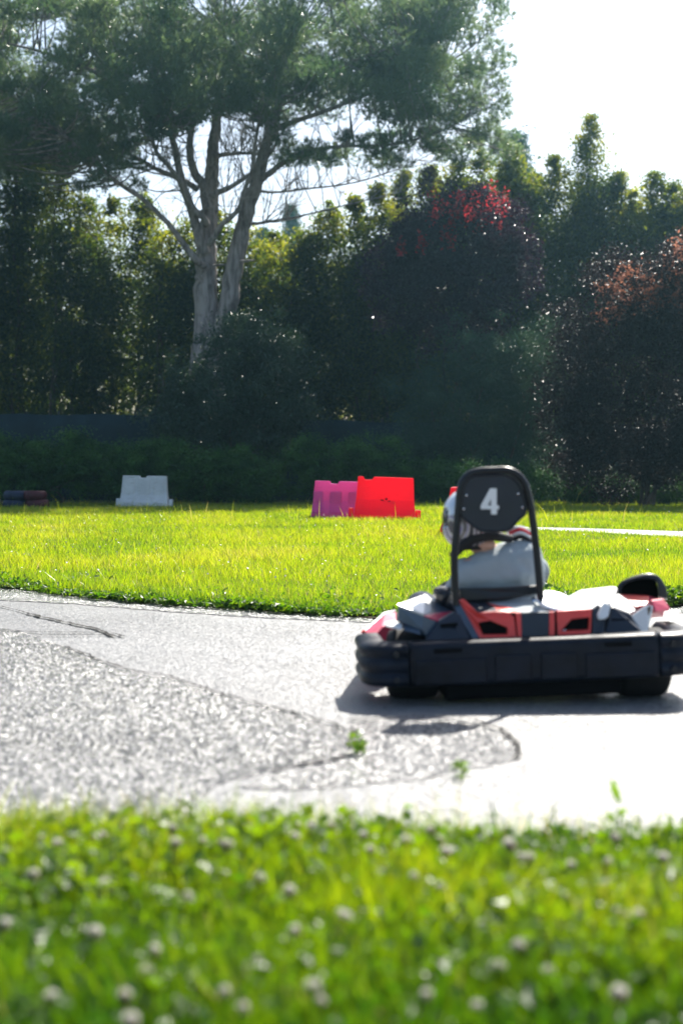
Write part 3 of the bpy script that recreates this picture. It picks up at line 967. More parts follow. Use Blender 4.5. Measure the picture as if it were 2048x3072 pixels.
# bare dead twigs that fan out below the crown
tw = Tubes()
def twig(p, d, L, r, depth):
    P = [p]
    dd = d.copy()
    for s in range(4):
        dd = unit(dd + rng.normal(0, .16, 3) + np.array([0, 0, .05]))
        P.append(P[-1] + dd * L / 4)
    tw.add(P, np.linspace(r, r * .35, 5), 4)
    if depth > 0:
        for _ in range(rng.integers(2, 5)):
            k = rng.integers(1, 5)
            twig(P[k], unit(dd + rng.normal(0, .55, 3)), L * rng.uniform(.4, .7), r * .55, depth - 1)
for L, r in LIMBS[2:14]:
    n = len(L)
    for _ in range(26):
        k = rng.integers(int(n * .25), n)
        px = CX + L[k][0] * F / L[k][1]; py = HY - (L[k][2] - HC) * F / L[k][1]
        out = unit(L[k] - trunk_axis + np.array([0, 0, .4]))
        twig(L[k], unit(out + rng.normal(0, .45, 3)), rng.uniform(.7, 1.7), min(.02, r[k] * .6), 2)
tw.build('dead_twigs', M['twig'], pine)
# needles: tufts round each clump, pointing up and out
ntf = 100
nc = len(C)
small = np.r_[np.ones(min(640, nc)), np.full(nc - min(640, nc), .62)]
rad = rng.uniform(.5, .95, nc) * small
off = rng.normal(size=(nc, ntf, 3))
off = unit(off) * (rng.random((nc, ntf, 1)) ** .45) * rad[:, None, None] * np.array([1, 1, .62])
keep = rng.random((nc, ntf)) < np.where(small < 1, .5, 1)[:, None]
T = (C[:, None] + off)
D = unit(off + np.array([0, 0, .55]) + .25 * unit(C - trunk_axis)[:, None] + rng.normal(0, .2, off.shape))
ctone = rng.normal(.42, .16, nc)
T, D, tt = T[keep], D[keep], np.repeat(ctone[:, None], ntf, 1)[keep]
nn_ = 9
m = len(T)
dirs = unit(D[:, None] * .95 + rng.normal(0, .55, (m, nn_, 3)))
ln = rng.uniform(.12, .23, (m, nn_, 1))
side = unit(np.cross(dirs, rng.normal(size=(m, nn_, 3)))) * .012
b = T[:, None] + rng.normal(0, .02, (m, nn_, 3))
V = np.stack([b - side, b + side, b + dirs * ln], 2).reshape(-1, 3)
tn = np.clip(np.repeat(tt, nn_) + rng.normal(0, .14, m * nn_), 0, 1)
fo = mesh_np('foliage', V, [np.arange(m * nn_ * 3).reshape(-1, 3)], M['needle'], pine, tone=np.repeat(tn, 3))

# ------------------------------------------------------------------ netting fence, tyres, barriers
fence = thing('netting_fence', 'fence hung with dark blue-green shade netting behind the low shrubs', 'fence', (0, 44, 0))
nx = 160
xs = np.linspace(-19, 19, nx)
top = np.interp(xs, [-19, -5, 2, 19], [2.72, 2.66, 2.42, 2.3]) - .04 * np.abs(np.sin(xs * math.pi / 2.5))
V, Q = [], []
zs = np.linspace(0, 1, 6)
for i, x_ in enumerate(xs):
    for q in zs: V.append((x_, 44 + .05 * math.sin(x_ * 2.2 + q * 2) * (1 - q * .6), -.02 + q * (top[i] + .02)))
for i in range(nx - 1):
    for j in range(5): Q.append((i * 6 + j, (i + 1) * 6 + j, (i + 1) * 6 + j + 1, i * 6 + j + 1))
net = mesh_np('netting', V, [np.array(Q)], M['net'], fence, smooth=True)
so = net.modifiers.new('thick', 'SOLIDIFY'); so.thickness = .012
for x_ in np.arange(-18.75, 19, 2.5):
    V, Fq = tube_arrays([(x_, 44.09, -.02), (x_, 44.09, 1.4), (x_, 44.09, float(np.interp(x_, xs, top)) + .12)], .03, 8)
    mesh_np('post', V, [Fq], M['fence_post'], fence, smooth=True)


def torus_arrays(c, R0, r0, sx=28, sy=10, squash=1.35):
    a = np.arange(sx) * 2 * math.pi / sx; b = np.arange(sy) * 2 * math.pi / sy
    A, B = np.meshgrid(a, b, indexing='ij')
    rr = R0 + r0 * np.cos(B)
    V = np.stack([c[0] + rr * np.cos(A), c[1] + rr * np.sin(A), c[2] + r0 * squash * np.sin(B)], -1).reshape(-1, 3)
    i = np.arange(sx)[:, None]; j = np.arange(sy)[None]
    Q = np.stack([i * sy + j, ((i + 1) % sx) * sy + j, ((i + 1) % sx) * sy + (j + 1) % sy, i * sy + (j + 1) % sy], -1).reshape(-1, 4)
    return V, Q


M['tyre_blue'] = plain('blue_painted_tyre', (.018, .028, .060), .6, .3, .3, 8)
M['tyre_red'] = plain('red_painted_tyre', (.07, .012, .018), .6, .3, .3, 8)
for (px, col, zc, lab) in [(45, 'tyre_blue', .12, 'dark blue tyre at the bottom of the pile in the far left shade'), (48, 'tyre_blue', .33, 'dark blue tyre stacked on another at the far left'),
                           (112, 'tyre_red', .12, 'dull red tyre lying right of the blue tyres, far left'), (105, 'tyre_red', .33, 'dull red tyre on top of the pile in the far left shade'),
                           (-30, 'tyre_blue', .12, 'dark blue tyre cut by the left edge of the picture')]:
    p = W(px, 1500, 34.3)
    V, Q = torus_arrays((p.x, 34.3, zc), .21, .085)
    tag(mesh_np('tyre', V, [Q], M[col], base=(p.x, 34.3, zc), smooth=True), lab, 'tyre', 'painted tyres piled in the shade')


def barrier(label, at, width, height, mat, notch, ribs, rot=0.0, tilt=0.0, lug=True, rib_in=False):
    """water-filled plastic barrier: trapezoid with a notched top, end lugs and upright ribs"""
    hw = width / 2
    o0 = Vector(at)
    t_ = thing('plastic_barrier', label, 'barrier', o0, 'water-filled plastic barriers on the grass')
    def dep(z): return np.interp(z, [0, .12, .3, height], [.24, .24, .15, .085])
    n0, n1, nd = notch
    sl = .04
    out = [(-hw, 0), (hw, 0), (hw, .01), (hw - .01, .13), (hw - sl, height * .5), (hw - sl * 1.6, height), (n1 + .03, height), (n1, height - nd), (n0, height - nd), (n0 - .03, height), (-hw + sl * 1.6, height), (-hw + sl, height * .5), (-hw + .01, .13), (-hw, .01)]
    Rm = Matrix.Rotation(rot, 4, 'Z') @ Matrix.Rotation(tilt, 4, 'Y')
    def build(poly, name, parent, grow=0.0, sides=(-1, 1)):
        pts = [Vector((p[0], p[1], 0)) for p in poly]
        tri = tessellate_polygon([pts])
        bm = bmesh.new()
        rows = []
        for s in (-1, 1):
            rows.append([bm.verts.new(o0 + Rm @ Vector((p[0], s * (dep(p[1]) + grow), p[1]))) for p in poly])
        for t in tri:
            bm.faces.new([rows[0][k] for k in t]); bm.faces.new([rows[1][k] for k in t])
        m_ = len(poly)
        for k in range(m_):
            bm.faces.new([rows[0][k], rows[0][(k + 1) % m_], rows[1][(k + 1) % m_], rows[1][k]])
        return mesh_bm(name, bm, mat, parent, bevel=.012, seg=2)
    body = build(out, 'body', t_)
    for (a, b, z1) in ribs:
        build([(a + .01, .14), (b - .01, .14), (b - .015, .3), (b - .02, z1), (a + .02, z1), (a + .015, .3)], 'panel', t_, grow=.014)
    if lug:
        for s in (-1, 1):
            build([(s * hw + (.0 if s > 0 else -.09), .0), (s * hw + (.09 if s > 0 else .0), 0), (s * hw + (.09 if s > 0 else .0), .24), (s * hw + (.0 if s > 0 else -.09), .24)][::1], 'end_lug', t_, grow=-.10)
    return t_, Rm


p = G(434, 1526); d = p.y
s = d / F
bw, _ = barrier('weathered white plastic barrier standing alone at the left of the lawn', (p.x, d, .0), 146 * s, .80, M['bw'], (-.10, .03, .05),
                [(-.50, -.22, .74), (-.17, .16, .72), (.21, .50, .74)], tilt=R(1.0))
p = G(1152, 1566); d = p.y; s = d / F
br, Rm = barrier('bright red plastic barrier glowing in the backlight, nearest of the barriers left of the kart', (p.x, d, .0), 186 * s, .82, M['bred'], (-.38, -.24, .055), [], tilt=R(2.0))
for (sx, sz, a, b_) in [(-.06, .40, .10, .022), (.02, .42, .06, .03), (.07, .38, .08, .03), (.14, .355, .09, .02), (-.02, .37, .04, .02), (-.12, .22, .06, .02)]:
    bm = bmesh.new()
    vs = []
    for k in range(7):
        an = k * 6.283 / 7
        vs.append(bm.verts.new(Vector((p.x, d, 0)) + Rm @ Vector((sx + math.cos(an) * a * .5 * random.uniform(.6, 1), -(np.interp(sz, [0, .12, .3, .82], [.24, .24, .15, .085])) - .006, sz + math.sin(an) * b_ * random.uniform(.5, 1)))))
    bm.faces.new(vs)
    mesh_bm('scuff_mark', bm, M['scuff'], br)
p = G(1010, 1560); d = p.y; s = d / F
barrier('faded pink plastic barrier with ribbed front, half behind the red one', (p.x, d, .0), 156 * s, .735, M['bpink'], (-.12, .0, .05), [(-.47, -.25, .54), (-.16, .1, .54), (.19, .47, .54)], tilt=R(1.5), lug=False)
barrier('red plastic barrier peeping out left behind the driver\'s helmet', (W(1372, 1500, 20.4).x, 20.4, .0), 1.15, .71, M['bred'], (-.15, .02, .05), [], rot=R(84), lug=False)

# ------------------------------------------------------------------ the kart
KX, KY, YAW = 0.80, 5.87, R(3)
cy_, sy_ = math.cos(YAW), math.sin(YAW)
ROLL = R(1.9)


def KL(u, v, z, roll=True):
    """kart coordinates (right, forward, up) to world; the body leans a little on its wheels"""
    if roll:
        zc = .15
        u2 = u * math.cos(ROLL) - (z - zc) * math.sin(ROLL)
        z = zc + u * math.sin(ROLL) + (z - zc) * math.cos(ROLL)
        u = u2
    return Vector((KX + u * cy_ - v * sy_, KY + u * sy_ + v * cy_, z))


def KP(px, py, v):
    """the point at kart depth v that the photo shows at px, py"""
    a = (px - CX) / F
    u = (a * (KY + v * cy_) - KX + v * sy_) / (cy_ - a * sy_)
    Y = KY + u * sy_ + v * cy_
    return Vector((a * Y, Y, HC - (py - HY) * Y / F))


FWD = Vector((-sy_, cy_, 0))
kart = thing('go_kart', 'black and red rental go-kart seen from behind, number 4 on its headrest', 'go-kart', (KX, KY, 0))


def plate(name, outer, mat, parent=kart, thick=.02, holes=(), bevel=.003, depth=None):
    """solid plate through traced points (px, py, v), thickness going forward"""
    loops = [[KP(*p) for p in outer]] + [[KP(*p) for p in h] for h in holes]
    flat = [[Vector((p[0], p[1], 0)) for p in outer]] + [[Vector((p[0], p[1], 0)) for p in h] for h in holes]
    tri = tessellate_polygon(flat)
    bm = bmesh.new()
    T = FWD * thick
    fr = [[bm.verts.new(p) for p in L] for L in loops]
    bk = [[bm.verts.new(p + T) for p in L] for L in loops]
    ff = [v for L in fr for v in L]; bb = [v for L in bk for v in L]
    for t in tri:
        bm.faces.new([ff[k] for k in t]); bm.faces.new([bb[k] for k in t])
    for L, B in zip(fr, bk):
        n = len(L)
        for k in range(n): bm.faces.new([L[k], L[(k + 1) % n], B[(k + 1) % n], B[k]])
    return mesh_bm(name, bm, mat, parent, bevel=bevel)


def hull(name, pts, mat, parent=kart, bevel=.008, world=False, smooth=False):
    bm = bmesh.new()
    for p in pts: bm.verts.new(p if world else KP(*p))
    r = bmesh.ops.convex_hull(bm, input=bm.verts)
    bmesh.ops.delete(bm, geom=[g for g in r['geom_interior'] if isinstance(g, bmesh.types.BMVert)], context='VERTS')
    bmesh.ops.dissolve_limit(bm, angle_limit=R(4), verts=bm.verts, edges=bm.edges)
    return mesh_bm(name, bm, mat, parent, bevel=bevel, seg=3, smooth=smooth)


def kbox(name, u0, u1, v0, v1, z0, z1, mat, parent=kart, bevel=.01, roll=True):
    return hull(name, [KL(u, v, z, roll) for u in (u0, u1) for v in (v0, v1) for z in (z0, z1)], mat, parent, bevel, world=True)


# --- wraparound rear bumper, three mouldings
HB0, HB1 = .094, .279
def bpath(s):
    """outline of the bumper from left side end to right side end; returns (u, v, nu, nv)"""
    W2, rc, side = .712, .15, .42
    segs = [('l', side - rc), ('c', rc * math.pi / 2), ('m', 2 * (W2 - rc)), ('c2', rc * math.pi / 2), ('r', side - rc)]
    for nme, L in segs:
        if s <= L or nme == 'r':
            f = s
            if nme == 'l': return (-W2, side - f, -1, 0)
            if nme == 'c':
                a = f / rc
                return (-W2 + rc - rc * math.cos(a), rc - rc * math.sin(a), -math.cos(a), -math.sin(a))
            if nme == 'm':
                u = -W2 + rc + f
                return (u, -.012 * math.cos(u / .56 * math.pi / 2), 0, -1)
            if nme == 'c2':
                a = f / rc
                return (W2 - rc + rc * math.sin(a), rc - rc * math.cos(a), math.sin(a), -math.cos(a))
            return (W2, rc + f, 1, 0)
        s -= L
BL = 2 * (.42 - .15) + .15 * math.pi + 2 * (.712 - .15)
def bumper_part(name, s0, s1, ribbed, parent, lo=HB0, hi=HB1):
    n = 46
    prof = []
    k = 34
    H = hi - lo
    for i in range(k + 1):
        q = i / k
        if ribbed:
            x_ = .018 * abs(math.sin(q * math.pi * 3)) ** .55 - .010
        else:
            x_ = .004 * math.sin(q * math.pi)
        e = min(q, 1 - q) * H
        rr = .028
        if e < rr: x_ -= rr - math.sqrt(max(0, rr * rr - (rr - e) ** 2))
        prof.append((x_, lo + q * H))
    prof += [(-.09, hi), (-.11, hi - .02), (-.11, lo + .02), (-.09, lo)]
    m_ = len(prof)
    V = []
    for i in range(n):
        u, v, nu, nv = bpath(s0 + (s1 - s0) * i / (n - 1))
        for (x_, z_) in prof: V.append(KL(u + nu * x_, v + nv * x_, z_))
    i = np.arange(n - 1)[:, None]; j = np.arange(m_)[None]
    Q = np.stack([i * m_ + j, (i + 1) * m_ + j, (i + 1) * m_ + (j + 1) % m_, i * m_ + (j + 1) % m_], -1).reshape(-1, 4)
    caps = [np.array([list(range(m_))]), np.array([list(range((n - 1) * m_, n * m_))[::-1]])]
    o = mesh_np(name, V, [Q] + caps, M['black'], parent, smooth=True)
    bm = bmesh.new(); bm.from_mesh(o.data); bmesh.ops.recalc_face_normals(bm, faces=bm.faces)
    for f in bm.faces:
        if len(f.verts) > 4: f.smooth = False
    bm.to_mesh(o.data); bm.free()
    return o
sL = (.42 - .15) + .15 * math.pi / 2
cut0 = sL + (.712 - .15) - .52; cut1 = sL + (.712 - .15) + .52
bump = bumper_part('rear_bumper', cut0 + .002, cut1 - .002, False, kart)
bumper_part('bumper_end', 0, cut0 - .002, True, bump)
bumper_part('bumper_end', cut1 + .002, BL, True, bump)
# raised pads, black pads painted as shaded slots, and bolt heads on the bumper
def bpad(u0, u1, z0, z1, t, mat, name, bev=.006, r=None):
    fl = -.012 * math.cos((u0 + u1) / 2 / .56 * math.pi / 2) - .004
    kbox(name, u0, u1, fl - t, fl + .02, z0, z1, M[mat], bump, bev)
for s_ in (-1, 1):
    a, b_ = sorted((s_ * .50, s_ * .205))
    bpad(a, b_, .106, .208, .011, 'black', 'raised_panel')
    a, b_ = sorted((s_ * .17, s_ * .02))
    bpad(a, b_, .110, .218, .009, 'black', 'raised_panel')
    c_ = -.36 if s_ < 0 else .345
    bpad(c_ - .06, c_ + .06, .231, .254, .002, 'hole', 'painted_slot', .008)
    for z_ in (.13, .235):
        V, Q = tube_arrays([KL(s_ * .575, -.02, z_), KL(s_ * .575, .03, z_)], .012, 12)
        bm = bmesh.new()
        vs = [bm.verts.new(v) for v in V]
        for q in Q: bm.faces.new([vs[k] for k in q])
        bm.faces.new(vs[:12])
        mesh_bm('bolt', bm, M['black_s'], bump, smooth=False)

# --- wheels
def wheel(u, v, rad, wid, name):
    t_ = mesh_np
    prof = [(-.5, .58), (-.5, .80), (-.46, .93), (-.38, .985), (-.15, 1.0), (.15, 1.0), (.38, .985), (.46, .93), (.5, .80), (.5, .58)]
    n = 40
    V = []
    for k in range(n):
        a = k * 2 * math.pi / n
        for (x_, r_) in prof: V.append(KL(u + x_ * wid, v + math.cos(a) * rad * r_, rad + math.sin(a) * rad * r_ - .001, False))
    m_ = len(prof)
    i = np.arange(n)[:, None]; j = np.arange(m_)[None]
    Q = np.stack([i * m_ + j, ((i + 1) % n) * m_ + j, ((i + 1) % n) * m_ + (j + 1) % m_, i * m_ + (j + 1) % m_], -1).reshape(-1, 4)
    o = mesh_np(name, V, [Q], M['tyre'], kart, smooth=True)
    prof = [(-.48, .2), (-.48, .57), (-.40, .59), (.40, .59), (.48, .57), (.48, .2), (.1, .17), (-.1, .17)]
    V = []
    for k in range(n):
        a = k * 2 * math.pi / n
        for (x_, r_) in prof: V.append(KL(u + x_ * wid, v + math.cos(a) * rad * r_, rad + math.sin(a) * rad * r_ - .001, False))
    m_ = len(prof); j = np.arange(m_)[None]
    Q = np.stack([i * m_ + j, ((i + 1) % n) * m_ + j, ((i + 1) % n) * m_ + (j + 1) % m_, i * m_ + (j + 1) % m_], -1).reshape(-1, 4)
    mesh_np('rim', V, [Q], M['steel'], o, smooth=True)
    return o
wheel(-.485, .24, .148, .215, 'rear_wheel')
wheel(.500, .24, .148, .215, 'rear_wheel')
wheel(-.47, 1.25, .132, .135, 'front_wheel')
wheel(.47, 1.25, .132, .135, 'front_wheel')
tb = Tubes()
tb.add([KL(-.55, .24, .147, False), KL(0, .24, .147, False), KL(.55, .24, .147, False)], .02, 12)
tb.build('rear_axle', M['steel'], kart)
tb = Tubes()
for s_ in (-1, 1):
    tb.add(smooth_line([KL(s_ * .30, .0, .12), KL(s_ * .30, .5, .09), KL(s_ * .33, 1.1, .09), KL(s_ * .2, 1.7, .10)], 20), .016, 10)
tb.add([KL(-.30, .3, .10), KL(.30, .3, .10)], .016, 10)
tb.add([KL(-.42, 1.25, .12), KL(.42, 1.25, .12)], .016, 10)
tb.build('chassis_tubes', M['black_s'], kart)
kbox('floor_tray', -.30, .30, .45, 1.65, .045, .06, M['steel'], kart, .002)
kbox('under_tray', -.37, .37, .05, .55, .028, .13, M['hole'], kart, .01)

# --- engine cover: dark base with red inset panels
hull('engine_cover', [(1275, 1926, .10), (1330, 1866, .16), (1376, 1848, .2), (1376, 1840, .42), (1780, 1826, .16), (1838, 1824, .16), (1928, 1906, .10), (1900, 1850, .40), (1830, 1822, .42), (1300, 1900, .42)], M['black'], bevel=.01)
cover = kart
plate('side_panel', [(1270, 1928, .085), (1316, 1862, .12), (1362, 1834, .15), (1380, 1846, .15), (1418, 1924, .085)], M['grey'], thick=.03, bevel=.005)
plate('painted_slot', [(1321, 1873, .098), (1373, 1869, .10), (1372, 1877, .10), (1323, 1882, .096)], M['hole'], thick=.03, bevel=0)
plate('trim_strip', [(1352, 1806, .2), (1374, 1802, .2), (1444, 1921, .075), (1420, 1922, .075)], M['sky_grey'], thick=.04, bevel=.005)
plate('red_panel', [(1374, 1802, .205), (1392, 1797, .22), (1432, 1838, .11), (1488, 1834, .11), (1522, 1836, .11), (1541, 1850, .10), (1549, 1917, .072), (1441, 1921, .072)], M['red'], thick=.03,
      holes=[[(1434, 1868, .09), (1470, 1862, .09), (1522, 1884, .085), (1522, 1904, .08), (1448, 1905, .08)]], bevel=.004)
plate('opening', [(1428, 1862, .115), (1474, 1856, .115), (1530, 1882, .115), (1528, 1910, .11), (1442, 1910, .11)], M['hole'], thick=.01, bevel=0)
plate('black_inset', [(1380, 1802, .30), (1444, 1796, .36), (1491, 1829, .13), (1486, 1835, .112), (1432, 1838, .112)], M['grey'], thick=.03, bevel=.004)
plate('red_deck_edge', [(1445, 1796, .36), (1462, 1802, .35), (1535, 1826, .15), (1562, 1838, .10), (1528, 1838, .108), (1492, 1831, .125)], M['red'], thick=.03, bevel=.004)
plate('red_strip', [(1546, 1840, .10), (1562, 1839, .10), (1564, 1917, .070), (1553, 1917, .070)], M['red'], thick=.03, bevel=.003)
plate('centre_panel', [(1562, 1838, .098), (1647, 1836, .098), (1646, 1917, .074), (1564, 1918, .074)], M['grey'], thick=.03, bevel=.004)
plate('red_strip', [(1647, 1836, .10), (1662, 1835, .10), (1663, 1914, .070), (1646, 1915, .070)], M['red'], thick=.03, bevel=.003)
plate('groove', [(1662, 1835, .11), (1670, 1835, .11), (1674, 1912, .085), (1663, 1913, .085)], M['hole'], thick=.03, bevel=0)
plate('red_panel', [(1669, 1833, .10), (1774, 1826, .11), (1771, 1906, .072), (1673, 1911, .072)], M['red'], thick=.03,
      holes=[[(1682, 1893, .085), (1714, 1858, .09), (1768, 1852, .09), (1766, 1890, .085)]], bevel=.004)
plate('opening', [(1676, 1899, .115), (1708, 1853, .115), (1771, 1847, .115), (1770, 1896, .11)], M['hole'], thick=.01, bevel=0)
tb = Tubes(); tb.add([KP(1684, 1893, .10), KP(1696, 1891, .10)], .006, 8); tb.build('exhaust_tip', M['metal'], kart)
plate('grey_panel', [(1774, 1910, .078), (1776, 1827, .12), (1797, 1813, .14), (1815, 1852, .12), (1810, 1912, .078)], M['grey'], thick=.03, bevel=.005)
plate('side_panel', [(1811, 1912, .082), (1834, 1819, .14), (1892, 1841, .14), (1909, 1878, .11), (1931, 1902, .085), (1931, 1911, .082)], M['grey'], thick=.03, bevel=.005)
plate('painted_slot', [(1832, 1857, .115), (1887, 1857, .115), (1886, 1864, .112), (1833, 1864, .112)], M['hole'], thick=.03, bevel=0)

# --- pale fuel tank and glossy deck, catching the sun
hull('fuel_tank', [(1458, 1804, .30), (1500, 1797, .34), (1606, 1789, .36), (1700, 1794, .36), (1668, 1836, .11), (1562, 1840, .11), (1538, 1830, .15), (1500, 1850, .30), (1690, 1850, .30)], M['tank'], bevel=.012)
hull('deck_cover', [(1668, 1832, .115), (1776, 1826, .125), (1700, 1790, .36), (1745, 1767, .48), (1832, 1757, .52), (1853, 1760, .50), (1840, 1802, .25), (1796, 1826, .14), (1700, 1850, .36), (1830, 1850, .4)], M['white_p'], bevel=.014)
plate('white_clip', [(1790, 1846, .10), (1812, 1806, .13), (1832, 1816, .13), (1824, 1850, .10), (1814, 1858, .095), (1794, 1860, .095)], M['white_p'], thick=.02, bevel=.006)
tb = Tubes()
tb.add(smooth_line([KP(1596, 1806, .30), KP(1640, 1797, .29), KP(1690, 1802, .30)], 10), .022, 16)
tb.build('filler_neck', M['metal'], kart)
glint_n = Vector((.15, -.398, .905)).normalized()  # added disc, tilted so the sun's glint reaches the camera
bm = bmesh.new()
bmesh.ops.create_uvsphere(bm, u_segments=32, v_segments=20, radius=1, matrix=Matrix.Translation(KP(1662, 1803, .20)) @ glint_n.to_track_quat('Z', 'Y').to_matrix().to_4x4() @ Matrix.Diagonal((.085, .085, .013, 1)))
mesh_bm('glint_disc', bm, M['brushed'], kart, smooth=True)

# --- rear wheel fenders
hull('fender', [(1192, 1820, .14), (1270, 1848, .12), (1316, 1864, .14), (1362, 1834, .36), (1312, 1884, .14), (1290, 1918, .12), (1264, 1889, .11), (1191, 1861, .14), (1277, 1789, .46), (1328, 1831, .42), (1280, 1840, .5)], M['sky_grey'], bevel=.010)
hull('fender_top', [(1190, 1812, .132), (1270, 1841, .112), (1277, 1781, .47), (1328, 1825, .43), (1192, 1821, .14), (1270, 1850, .12), (1279, 1792, .46), (1329, 1834, .42)], M['white_p'], bevel=.006)  # white also paints in the blown sun reflection on the glossy top
hull('fender_flash', [(1271, 1846, .116), (1329, 1830, .42), (1363, 1832, .37), (1316, 1862, .136), (1272, 1851, .12), (1330, 1836, .42), (1363, 1838, .36), (1316, 1868, .138)], M['magenta'], bevel=.004)
hull('mudguard', [(1148, 1867, .10), (1181, 1860, .2), (1208, 1873, .14), (1206, 1890, .09), (1155, 1880, .085), (1190, 1868, .3)], M['white_p'], bevel=.006)
hull('mudguard', [(1209, 1874, .14), (1258, 1889, .12), (1265, 1906, .09), (1207, 1891, .088), (1240, 1880, .3)], M['sky_grey'], bevel=.006)
hull('side_pod', [(1082, 1900, .50), (1156, 1836, .75), (1188, 1833, .80), (1189, 1862, .62), (1149, 1878, .52), (1117, 1914, .45), (1089, 1916, .48), (1120, 1990, .50), (1180, 1990, .60), (1150, 1850, 1.05), (1100, 1920, 1.05), (1190, 1920, 1.0)], M['magenta'], bevel=.018)
plate('pod_edge', [(1080, 1902, .485), (1152, 1838, .73), (1186, 1830, .78), (1188, 1836, .78), (1158, 1842, .73), (1090, 1908, .48)], M['white_p'], thick=.02, bevel=.003)
plate('reflector', [(1082, 1896, .475), (1094, 1888, .485), (1099, 1898, .48), (1088, 1910, .47)], M['red'], thick=.02, bevel=.003)

hull('fender_top', [(1828, 1804, .22), (1852, 1780, .42), (1887, 1803, .36), (1905, 1832, .2), (1890, 1839, .14), (1831, 1817, .15), (1860, 1812, .4)], M['white_p'], bevel=.006)
hull('fender', [(1892, 1847, .14), (1940, 1814, .30), (1957, 1817, .34), (1955, 1837, .30), (1941, 1868, .2), (1940, 1903, .12), (1929, 1904, .10), (1904, 1876, .12), (1950, 1850, .5), (1900, 1840, .4)], M['sky_grey'], bevel=.008)
plate('painted_slot', [(1937, 1828, .27), (1950, 1818, .29), (1951, 1832, .27), (1943, 1846, .24)], M['hole'], thick=.03, bevel=0)
hull('side_pod', [(1862, 1783, .62), (1946, 1787, .62), (1944, 1806, .55), (1934, 1818, .50), (1905, 1822, .50), (1880, 1800, .9), (1940, 1800, .95), (1900, 1860, .6), (1990, 1797, .70), (2009, 1827, .62), (1990, 1850, .60), (1962, 1836, .50), (1990, 1840, 1.0)], M['magenta'], bevel=.010)
plate('red_flash', [(1952, 1801, .48), (1989, 1796, .52), (2009, 1826, .48), (1965, 1835, .44)], M['magenta'], thick=.03, bevel=.004)
plate('red_flash', [(1860, 1784, .58), (1947, 1788, .56), (1945, 1804, .52), (1936, 1816, .48), (1904, 1821, .47)], M['red'], thick=.03, bevel=.004)
hull('mudguard', [(1985, 1860, .28), (1989, 1836, .40), (2030, 1827, .44), (2037, 1839, .40), (2006, 1857, .28), (2010, 1845, .6)], M['white_p'], bevel=.006)
# air scoop: arched hood with a dark mouth facing back
arch_o = [(1848, 1784), (1849, 1760), (1866, 1742), (1902, 1727), (1943, 1720), (1975, 1729), (1997, 1764), (2000, 1797)]
arch_i = [(1862, 1782), (1864, 1762), (1876, 1749), (1905, 1738), (1942, 1735), (1966, 1741), (1972, 1768), (1972, 1788)]
bm = bmesh.new()
O, I = smooth_line([list(p) + [0] for p in arch_o], 26), smooth_line([list(p) + [0] for p in arch_i], 26)
rows = []
for vv, src, dy in ((.62, O, 0), (1.02, O, 4), (.98, I, 4), (.60, I, 0)):
    rows.append([bm.verts.new(KP(q[0], q[1] + dy, vv)) for q in src])
for a, b_ in ((0, 1), (1, 2), (2, 3), (3, 0)):
    for k in range(25): bm.faces.new([rows[a][k], rows[a][k + 1], rows[b_][k + 1], rows[b_][k]])
for k in (0, 25): bm.faces.new([rows[j][k] for j in range(4)])
mesh_bm('air_scoop', bm, M['black_s'], kart, smooth=True, bevel=.004)
plate('scoop_mouth', [(p[0], p[1], .85) for p in [(1862, 1790)] + arch_i[1:] + [(1972, 1795)]], M['hole'], thick=.01, bevel=0)

# --- nose and steering
hull('front_fairing', [KL(u, v, z) for (u, v, z) in [(-.5, 1.55, .06), (.5, 1.55, .06), (-.42, 1.85, .06), (.42, 1.85, .06), (-.5, 1.55, .18), (.5, 1.55, .18), (-.4, 1.86, .14), (.4, 1.86, .14)]], M['red'], bevel=.03, world=True)
hull('front_panel', [KL(u, v, z) for (u, v, z) in [(-.13, 1.30, .36), (.13, 1.30, .36), (-.14, 1.50, .20), (.14, 1.50, .20), (-.13, 1.33, .38), (.13, 1.33, .38), (-.14, 1.55, .22), (.14, 1.55, .22)]], M['red'], bevel=.01, world=True)
SWC = Vector(KL(-.155, .98, .335))
ax = (KL(-.16, 1.5, .10) - KL(-.16, .98, .335)).normalized()
ex = Vector((cy_, sy_, 0)); ey = ax.cross(ex).normalized()
ring = [SWC + ex * math.cos(a) * .145 + ey * math.sin(a) * .12 for a in np.linspace(0, 2 * math.pi, 33)]
tb = Tubes(); tb.add(ring, .013, 8)
for a in (0.3, 2.84, 4.71): tb.add([SWC, SWC + ex * math.cos(a) * .14 + ey * math.sin(a) * .12], .01, 6)
tb.build('steering_wheel', M['black_s'], kart)
tb = Tubes(); tb.add([SWC, SWC + ax * .45], .012, 8); tb.build('steering_column', M['steel'], kart)

# --- seat
def seat():
    bm = bmesh.new()
    prof = [(.64, .10, .20), (.52, .10, .20), (.40, .16, .215), (.33, .28, .225), (.30, .40, .215), (.29, .465, .195)]
    rows_o, rows_i = [], []
    prof2 = [(.98, .115, .17)] + prof
    for (v, z, hw) in prof2:
        ro, ri = [], []
        for k in range(13):
            q = (k / 12) * 2 - 1
            lift = abs(q) ** 3.0 * .11
            fwd = abs(q) ** 3.0 * (.15 if z > .2 else .0)
            ro.append(bm.verts.new(KL(-.155 + q * hw * (1 + .0), v + fwd, z + (lift if z < .2 else -abs(q) ** 4 * .03))))
        rows_o.append(ro)
    for a in range(len(prof2) - 1):
        for k in range(12): bm.faces.new([rows_o[a][k], rows_o[a][k + 1], rows_o[a + 1][k + 1], rows_o[a + 1][k]])
    o = mesh_bm('seat', bm, M['black_s'], kart, smooth=True)
    so = o.modifiers.new('thick', 'SOLIDIFY'); so.thickness = .014; so.offset = 0
    ss = o.modifiers.new('sub', 'SUBSURF'); ss.levels = ss.render_levels = 2
seat()
